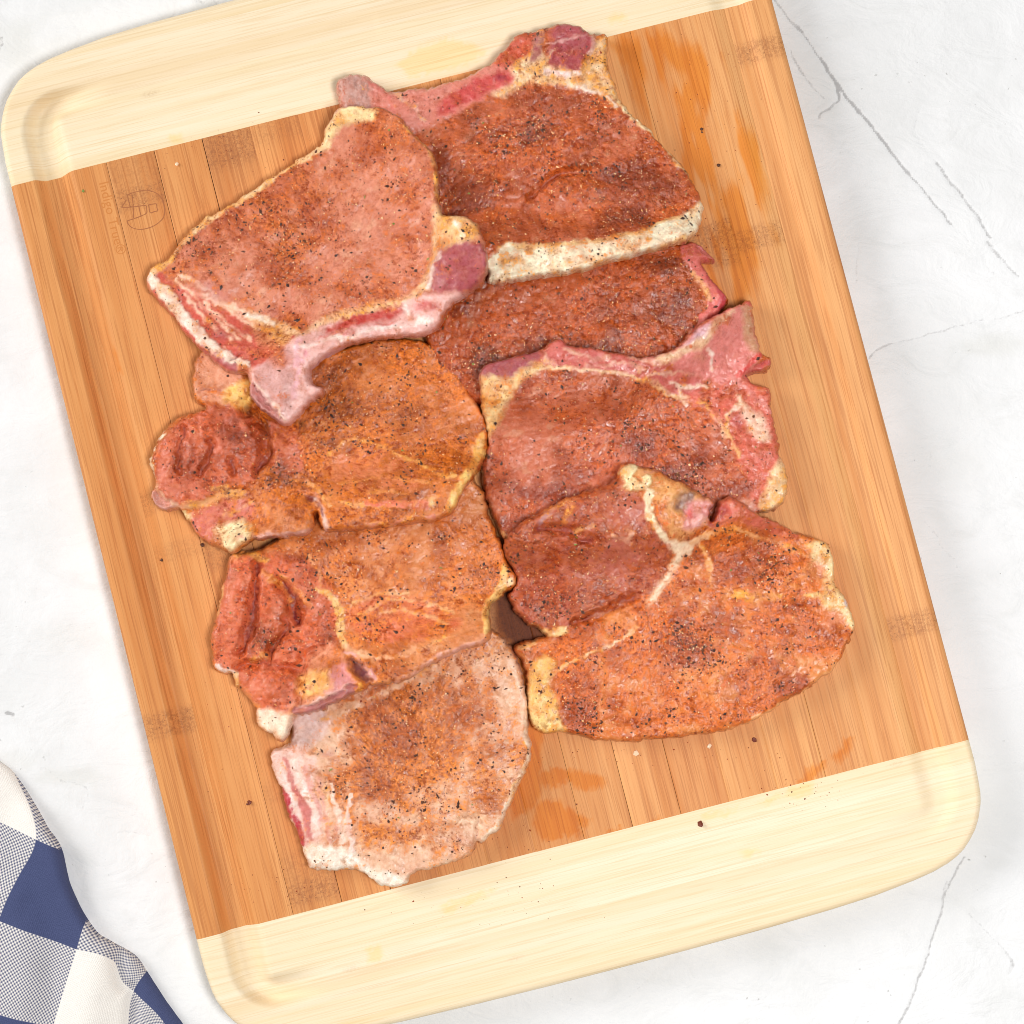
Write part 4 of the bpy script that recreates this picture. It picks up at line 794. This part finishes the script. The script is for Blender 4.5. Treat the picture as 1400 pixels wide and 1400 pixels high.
# --- B: top left
B = Chop('pinkish pork chop at the upper left with a pale bone spike pointing down',
 [(462, 152), (475, 149), (488, 149), (518, 151), (544, 163), (570, 189), (589, 212), (599, 238), (600, 271), (607, 297), (626, 301), (644, 305), (656, 318), (659, 331), (663, 349), (667, 371), (652, 397), (626, 412), (613, 423), (603, 446), (581, 459), (551, 461), (507, 465), (470, 475), (440, 496), (425, 510), (428, 524), (442, 534), (438, 544), (423, 553), (412, 566), (403, 576), (392, 580), (373, 571), (347, 546), (343, 524), (336, 511), (317, 511), (299, 498), (273, 475), (251, 453), (228, 423), (202, 397), (197, 379), (208, 360), (228, 349), (247, 323), (269, 301), (299, 282), (336, 260), (373, 234), (410, 212), (430, 198), (438, 190), (444, 171)],
 12.5, 15, 800, P_(230, 148, 126), P_(208, 112, 60), P_(182, 84, 36), .48, wet=0.4, ang=.9)
B.fat(B.poly([(438, 195), (444, 168), (462, 150), (488, 147), (516, 150), (512, 166), (490, 170), (466, 176), (452, 192), (444, 205)]), P_(250, 224, 166), .22, 1)
B.fat(B.str([(446, 196), (410, 214), (373, 236), (336, 262), (299, 284), (269, 304), (247, 326), (228, 352), (208, 366)], [12, 15, 14, 15, 15, 14, 13, 14, 18]), P_(250, 214, 164), .36, .5)
B.fat(B.str([(556, 175), (586, 212), (598, 240), (600, 275)], [3, 4, 6, 7]), P_(246, 188, 130), .4)
B.paint(B.poly([(212, 366), (232, 380), (262, 396), (300, 418), (340, 430), (372, 440), (400, 452), (420, 470), (410, 500), (380, 510), (340, 500), (300, 490), (260, 460), (225, 420)]), P_(212, 88, 72), .95, .24, 0)
B.fat(B.str([(203, 378), (222, 398), (246, 428), (278, 462), (308, 490), (340, 500)], [12, 16, 15, 16, 14, 10]), P_(255, 228, 208), .12, 2.5)
B.paint(B.str([(205, 398), (230, 428), (262, 464), (296, 494), (318, 508)], 6), P_(216, 92, 88), .8, .1); B.paint(B.str([(282, 478), (305, 496), (325, 508)], 8), P_(190, 92, 96), .8, .08)
for l in ([(240, 378), (262, 404), (300, 440), (330, 470)], [(246, 372), (290, 402), (330, 425)], [(262, 400), (300, 412), (345, 436)], [(250, 402), (280, 436), (318, 468)], [(280, 412), (310, 440), (345, 470)], [(300, 412), (335, 440), (360, 452)]): B.line(l, 4.2, P_(255, 206, 176), 1., .12)
B.paint(B.blob((305, 460), 18, 10, -35), P_(176, 64, 74), .7, .1); B.paint(B.blob((330, 490), 16, 9, -10), P_(206, 96, 92), .6, .1); B.crease([(318, 494), (328, 494), (332, 488)], 3, 3, .7)
B.fat(B.poly([(330, 428), (350, 426), (375, 436), (400, 446), (412, 452), (425, 442), (470, 424), (520, 410), (562, 402), (582, 378), (590, 335), (594, 290), (602, 292), (600, 340), (594, 380), (580, 408), (540, 418), (480, 434), (440, 446), (415, 462), (390, 470), (352, 445)]), P_(250, 208, 164), .26, 1)
B.paint(B.poly([(345, 440), (380, 445), (400, 458), (405, 470), (380, 480), (352, 466)]), P_(236, 168, 116), .6, .45); B.line([(335, 430), (352, 430), (372, 440)], 7, P_(255, 236, 220), .9, .05)
B.fat(B.poly([(598, 296), (625, 300), (646, 306), (658, 330), (640, 340), (618, 345), (602, 352), (596, 340)]), P_(248, 206, 146), .32, 1); B.line([(622, 312), (634, 330)], 6, P_(255, 240, 220), .9, .05); B.paint(B.blob((640, 314), 14, 8, 20), P_(226, 130, 84), .7, .45)
B.paint(B.poly([(588, 374), (596, 350), (618, 342), (645, 340), (662, 350), (667, 372), (650, 396), (625, 404), (596, 402), (584, 394)]), P_(172, 80, 86), .97, .12, 2, 0); B.line([(586, 398), (592, 370), (598, 352)], 4, P_(252, 226, 210), .9, .05); B.line([(620, 396), (622, 380)], 3, P_(214, 150, 150), .6)
B.bone(B.poly([(404, 462), (440, 444), (500, 428), (560, 410), (590, 404), (640, 405), (612, 424), (600, 448), (575, 460), (520, 464), (470, 474), (440, 496), (424, 512), (444, 534), (424, 556), (402, 578), (388, 582), (345, 546), (342, 522), (350, 505), (385, 490)]), P_(240, 184, 174), .12, 2)
B.paint(B.poly([(448, 452), (480, 432), (520, 420), (548, 416), (552, 424), (528, 438), (480, 450), (455, 458)]), P_(200, 70, 62), 1., .1); B.paint(B.blob((585, 422), 24, 9, 5), P_(204, 80, 76), .95, .1); B.line([(410, 478), (470, 462), (530, 448), (590, 440)], 8, P_(255, 232, 222), 1., .05); B.line([(440, 462), (490, 455), (540, 440)], 4, P_(226, 120, 116), .9, .05); B.line([(555, 418), (560, 432)], 6, P_(250, 226, 214), .9, .05)
B.paint(B.poly([(350, 512), (380, 490), (402, 480), (412, 500), (405, 530), (400, 565), (388, 574), (362, 545)]), P_(214, 156, 148), .85, .1); B.paint(B.blob((385, 495), 26, 18), P_(212, 120, 98), .75, .34); B.paint(B.str([(343, 532), (362, 558), (382, 580)], 14), P_(196, 128, 122), .95, .05, -13); B.line([(352, 526), (375, 552), (392, 576)], 2.5, P_(252, 224, 204), .85, .02, .8)
B.line([(412, 470), (410, 505), (404, 545)], 8, P_(240, 178, 190), .7, .02); B.paint(B.blob((402, 462), 6, 5), P_(200, 50, 44), .8, .05); B.paint(B.blob((421, 486), 5, 9, 20), P_(224, 130, 150), .6, .02); B.paint(B.str([(430, 508), (450, 490), (470, 480)], 5), P_(206, 150, 160), .8, .05, -3)
B.clean((285, 400), 40, 22, .4, -25); B.clean((500, 300), 50, 70, .22); B.clean((540, 360), 40, 40, .26); B.clean((350, 330), 50, 20, .22, 30); B.clean((475, 190), 24, 26, .3); B.clean((320, 390), 40, 16, .3); B.clean((420, 250), 40, 20, .15)
B.paint(B.blob((290, 398), 36, 18, -28), P_(206, 132, 128), .6); B.paint(B.blob((370, 425), 20, 12, -10), P_(206, 140, 138), .6)
B.dense((420, 300), 40, 60, .2, 30, .5); B.dense((390, 370), 70, 30, .28, -10, .6); B.dense((560, 260), 40, 40, .22, 0, .3); B.dense((280, 340), 40, 20, .25, 35, .4); B.dense((480, 400), 60, 20, .15); B.dense((560, 320), 20, 30, .15)
order = [(C, []), (A, [C]), (Dc, [C]), (H, [Dc]), (G, []), (Fc, [G]), (E, [Fc]), (B, [E, A, C])]
for ch, on in order:
    HMAP = np.zeros((HN, HN))
    for q in on: HMAP = np.maximum(HMAP, q.own)
    ch.build(); 
    HM2 = np.zeros((HN, HN)); gx_ = (hx > ch.ax[0]) & (hx < ch.ax[-1]); gy_ = (hx > ch.ay[0]) & (hx < ch.ay[-1])
    xx, yy = np.meshgrid(hx[gx_], hx[gy_])
    HM2[np.ix_(gy_, gx_)] = np.where(bil(ch.sd, xx, yy, ch.x0, ch.y0, ch.sp) > 0, bil(ch.z, xx, yy, ch.x0, ch.y0, ch.sp), 0); ch.own = HM2
HMAP = np.maximum.reduce([c.own for c, _ in order])
season(C, 520, 1500, 600, [((665, 490), 40, .5), ((700, 415), 26, .3)])
season(A, 620, 1150, 650, [((735, 175), 26, .8), ((715, 190), 40, .3), ((800, 232), 18, .4), ((600, 280), 40, .3)])
season(Dc, 520, 560, 500, [((860, 580), 40, .4), ((940, 650), 40, .5), ((700, 710), 30, .4)])
season(H, 760, 900, 750, [((945, 885), 55, .8), ((935, 870), 24, .5), ((1050, 775), 40, .7), ((760, 820), 50, .5), ((800, 970), 30, .5), ((1090, 830), 24, .4), ((1080, 940), 18, .5)])
season(G, 560, 620, 450, [((470, 1070), 20, .9), ((590, 1080), 40, .4), ((530, 1110), 26, .5), ((570, 950), 40, .3)])
season(Fc, 520, 520, 450, [((360, 875), 30, .7), ((610, 735), 14, .8), ((445, 880), 24, .6), ((420, 770), 24, .3)])
season(E, 620, 620, 520, [((460, 565), 50, .4), ((440, 600), 24, .6), ((395, 660), 34, .4), ((560, 570), 20, .5)])
season(B, 520, 560, 420, [((270, 335), 26, .6), ((390, 330), 60, .3), ((540, 250), 24, .4)])
# ------------------------------------------------------------------ loose crumbs on the board
SALT = grainmat('salt_crystal', [(250, 226, 196), (244, 206, 166)], .2)
def crumb(px, r, mat, label, cat, flat=.7, group=None, n=1):
    q = unp([px], 0)[0]; h = board_h(*[np.array([t]) for t in to_uv(np.array([q]))[0]])[0]
    V, F = [], []
    for k in range(n):
        a = 6; b = 4; th = np.linspace(0, 2*np.pi, a, False)
        vv = [[0, 0, -1]]+[[math.cos(t+.4*j)*math.sin(ph), math.sin(t+.4*j)*math.sin(ph), -math.cos(ph)] for j, ph in enumerate(np.linspace(0, np.pi, b+1)[1:-1]) for t in th]+[[0, 0, 1]]
        vv = np.array(vv)*(.7+.6*rng.random((len(vv), 1)))*r*(1 if k == 0 else .55); vv[:, 2] *= flat
        vv += np.array([rng.normal(0, r*.9*(k > 0)), rng.normal(0, r*.9*(k > 0)), r*flat*.7*(1 if k == 0 else .5)])
        o_ = len(V); V += list(vv); m_ = len(vv)
        for i in range(a):
            j = (i+1) % a; F += [(o_, o_+1+j, o_+1+i, o_+1+i), (o_+m_-1, o_+m_-1-a+i, o_+m_-1-a+j, o_+m_-1-a+j)]
            for l in range(b-2): p = o_+1+l*a; F.append((p+i, p+j, p+a+j, p+a+i))
    me_ = bpy.data.meshes.new('crumb'); me_.from_pydata([tuple(np.array(v)*U) for v in V], [], [f if len(set(f)) == 4 else tuple(dict.fromkeys(f)) for f in F]); me_.materials.append(mat)
    o = bpy.data.objects.new('seasoning_crumb', me_); link(o); o.location = (q[0]*U, q[1]*U, ZB+h*U)
    o['label'] = label; o['category'] = cat; o['group'] = 'loose crumbs of seasoning lying on the board'
crumb((958, 1127), 4.2, PAPRIKA, 'dark brown seasoning crumb lying alone on the pale lower end of the board', 'crumb', n=2)
crumb((341, 1097), 3.2, PAPRIKA, 'reddish seasoning crumb on the planks left of the lowest chop', 'crumb', n=3)
crumb((242, 225), 2.6, SALT, 'small cream salt grain near the upper left corner of the brown planks', 'crumb')
crumb((870, 1030), 4.2, SALT, 'pinkish salt flake on the planks just below the large lower right chop', 'crumb', .4)
crumb((970, 1020), 3.2, SALT, 'pale salt flake below the right half of the large lower right chop', 'crumb', .4)
crumb((1031, 1011), 3.6, PAPRIKA, 'orange-brown crumb under the right end of the large lower right chop', 'crumb', .4)
crumb((982, 226), 2.8, PEPPER, 'black pepper crumb on the oily planks right of the upper right chop', 'crumb')
crumb((959, 177), 2.6, PEPPER, 'curved black pepper fleck on the oily planks above the other fleck', 'crumb', .4, n=2)
crumb((277, 745), 3.0, PEPPER, 'black pepper crumb on the planks beside the white fat blob at the left', 'crumb')
crumb((220, 765), 2.4, PEPPER, 'brown pepper fleck on the inner slope of the left juice groove', 'crumb')
crumb((114, 261), 2.2, HERB, 'tiny dark green fleck by the upper left corner of the groove', 'crumb', .5)
sp = []
for k in range(420):
    c_ = [(955, 330, 60, 60), (700, 1120, 60, 70), (900, 1030, 200, 18), (300, 900, 30, 150), (330, 200, 90, 30), (960, 160, 60, 90), (660, 1240, 160, 30), (1090, 1080, 60, 20), (390, 1210, 50, 20)][k % 9]
    sp.append((c_[0]+rng.normal()*c_[2]*.6, c_[1]+rng.normal()*c_[3]*.6))
q = unp(sp, 0); uv_ = to_uv(q); top = bil(HMAP, q[:, 0], q[:, 1], hx[0], hx[0], HS); ok = (top < 1) & (np.abs(uv_[:, 0]) < 500) & (np.abs(uv_[:, 1]) < 660); q = q[ok]; uv_ = uv_[ok]
P = np.c_[q, board_h(uv_[:, 0], uv_[:, 1])+TH]
o = flakes(P, np.tile([0, 0, 1.], (len(P), 1)), np.exp(rng.normal(-.45, .35, len(P)))*.8, .5, 'loose_seasoning', PAPRIKA, None, 1.6)
o['label'] = 'fine loose specks of seasoning scattered on the cutting board'; o['category'] = 'seasoning'
# ------------------------------------------------------------------ napkin
NM, nt, bs = newmat('woven_check_cotton'); g = NT(nt)
uvn = g.n('ShaderNodeUVMap'); uvn.uv_map = 'UVMap'; sep = g.n('ShaderNodeSeparateXYZ'); nt.links.new(uvn.outputs[0], sep.inputs[0])
a_, b_ = sep.outputs[0], sep.outputs[1]
odd = lambda t: g.math('GREATER_THAN', g.math('FRACT', g.math('MULTIPLY', g.math('ADD', t, 100.), .5)), .5)
# even index -> navy (index 0 navy), odd -> white
wa = g.math('SUBTRACT', 1., odd(a_)); wb = g.math('SUBTRACT', 1., odd(b_))
TN = 42.
ta = g.math('MULTIPLY', a_, TN); tb = g.math('MULTIPLY', b_, TN)
par = g.ss(g.math('MULTIPLY', g.math('SINE', g.math('MULTIPLY', ta, math.pi)), g.math('SINE', g.math('MULTIPLY', tb, math.pi))), -1.1, 1.1)
isnavy = g.math('ADD', g.math('MULTIPLY', par, wa), g.math('MULTIPLY', g.math('SUBTRACT', 1., par), wb))
fz = g.noise(g.scl(uvn.outputs[0], 60, 60, 1), 1, 3, .6)
white = g.mix(fz, c4(lin(236, 229, 220)), c4(lin(255, 250, 244))); navy = g.mix(fz, c4(lin(56, 64, 100)), c4(lin(90, 98, 136)))
nt.links.new(g.mix(isnavy, white, navy), bs.inputs['Base Color']); bs.inputs['Roughness'].default_value = .9; bs.inputs['Specular IOR Level'].default_value = .15
pi = math.pi
ha = g.math('ABSOLUTE', g.math('SINE', g.math('MULTIPLY', ta, pi))); hb_ = g.math('ABSOLUTE', g.math('SINE', g.math('MULTIPLY', tb, pi)))
wv = g.math('ADD', g.math('MULTIPLY', ha, par), g.math('MULTIPLY', hb_, g.math('SUBTRACT', 1., par)))
nt.links.new(g.bump(wv, .5, .0004), bs.inputs['Normal'])
ZN = -ZB+.006
outl = catmull(unp([(-150, 960), (-60, 1005), (0, 1045), (20, 1064), (45, 1102), (62, 1133), (80, 1160), (91, 1205), (105, 1238), (118, 1261), (132, 1279), (152, 1291), (182, 1309), (200, 1334), (222, 1368), (247, 1403), (300, 1480), (340, 1560), (-150, 1560)], ZN), 5)
cp = [((51, 1147), (0, 0)), ((84, 1162), (.3, 0)), ((0, 1124.5), (-.45, 0)), ((-2, 1259), (0, 1)), ((106, 1297), (1, 1)), ((118, 1259), (1, .66)), ((157, 1315), (1.45, 1)), ((166, 1343), (1.75, 1)), ((181, 1357), (2, 1)), ((200, 1328), (2, .6)), ((225, 1400), (2.65, 1)), ((92, 1340), (1, 1.42)), ((73, 1400), (1, 1.95)), ((174, 1402), (2, 1.5)), ((20, 1064), (0, -.8)), ((182, 1309), (1.65, .66)), ((247, 1403), (2.75, .68)), ((0, 1388), (.25, 2)), ((-60, 1250), (-.5, 1.05)), ((-60, 1120), (-1, .15)), ((-60, 1400), (-.2, 2.3)), ((30, 1190), (0, .4)), ((110, 1235), (.85, .45))]
cq = unp([c[0] for c in cp], ZN); ct = np.array([c[1] for c in cp])
def tps(r2): return .5*r2*np.log(np.maximum(r2, 1e-9))
n_ = len(cq); K = tps(((cq[:, None]-cq[None])**2).sum(-1))+np.eye(n_)*40; Pm = np.c_[np.ones(n_), cq]
sol = np.linalg.solve(np.block([[K, Pm], [Pm.T, np.zeros((3, 3))]]), np.r_[ct, np.zeros((3, 2))])
lo = outl.min(0)-6; hi = outl.max(0)+6; sp_ = 2.2
X, Y = np.meshgrid(np.arange(lo[0], hi[0], sp_), np.arange(lo[1], hi[1], sp_)); sd = sdf(X, Y, outl)+1.2*(fbm(X, Y, 30, 77)-.5)
R2 = ((X.ravel()[:, None]-cq[None, :, 0])**2+(Y.ravel()[:, None]-cq[None, :, 1])**2)
UVn = tps(R2)@sol[:n_]+np.c_[np.ones(X.size), X.ravel(), Y.ravel()]@sol[n_:]
rg = lambda pts, wd: np.exp(-(segdist(X, Y, catmull(unp(pts, ZN), 4, False))/wd)**2)
hgt = 15*np.sqrt(np.clip(1-(1-np.clip(sd/16, 0, 1))**2, 0, 1))*.8+4+7*(fbm(X, Y, 80, 78)-.5)
hgt += 14*rg([(100, 1500), (118, 1400), (130, 1340), (128, 1290), (100, 1220), (60, 1120)], 34)+7*rg([(20, 1420), (35, 1330), (20, 1230)], 28)-9*rg([(160, 1300), (166, 1345), (181, 1358), (176, 1420), (168, 1520)], 9)-5*rg([(95, 1500), (80, 1400), (70, 1330)], 16)
hgt = np.maximum(hgt, 2)
ins = sd > 0; f0 = ins[:-1, :-1] | ins[:-1, 1:] | ins[1:, 1:] | ins[1:, :-1]
gy, gx = np.gradient(sd, sp_); gl = np.maximum(np.hypot(gx, gy), .3); mv = np.where(ins, 0, np.clip(-sd/gl, 0, 3.4))
V = np.stack([X+gx/gl*mv, Y+gy/gl*mv, hgt], -1).reshape(-1, 3); F = gridfaces(*X.shape)[f0.ravel()]
V, F, bv = skirt(V, F, -2.)
uq, inv = np.unique(F, return_inverse=True)
V = V[uq]; UVn = np.r_[UVn, UVn[bv]][uq]; c0 = V[:, :2].mean(0)
V[:, :2] -= c0
o = mesh('napkin', V*U, inv.reshape(-1, 4), NM, None, uv=UVn); o.location = (c0[0]*U, c0[1]*U, 0)
o['label'] = 'folded navy and white checked cotton napkin lying on the table'; o['category'] = 'napkin'
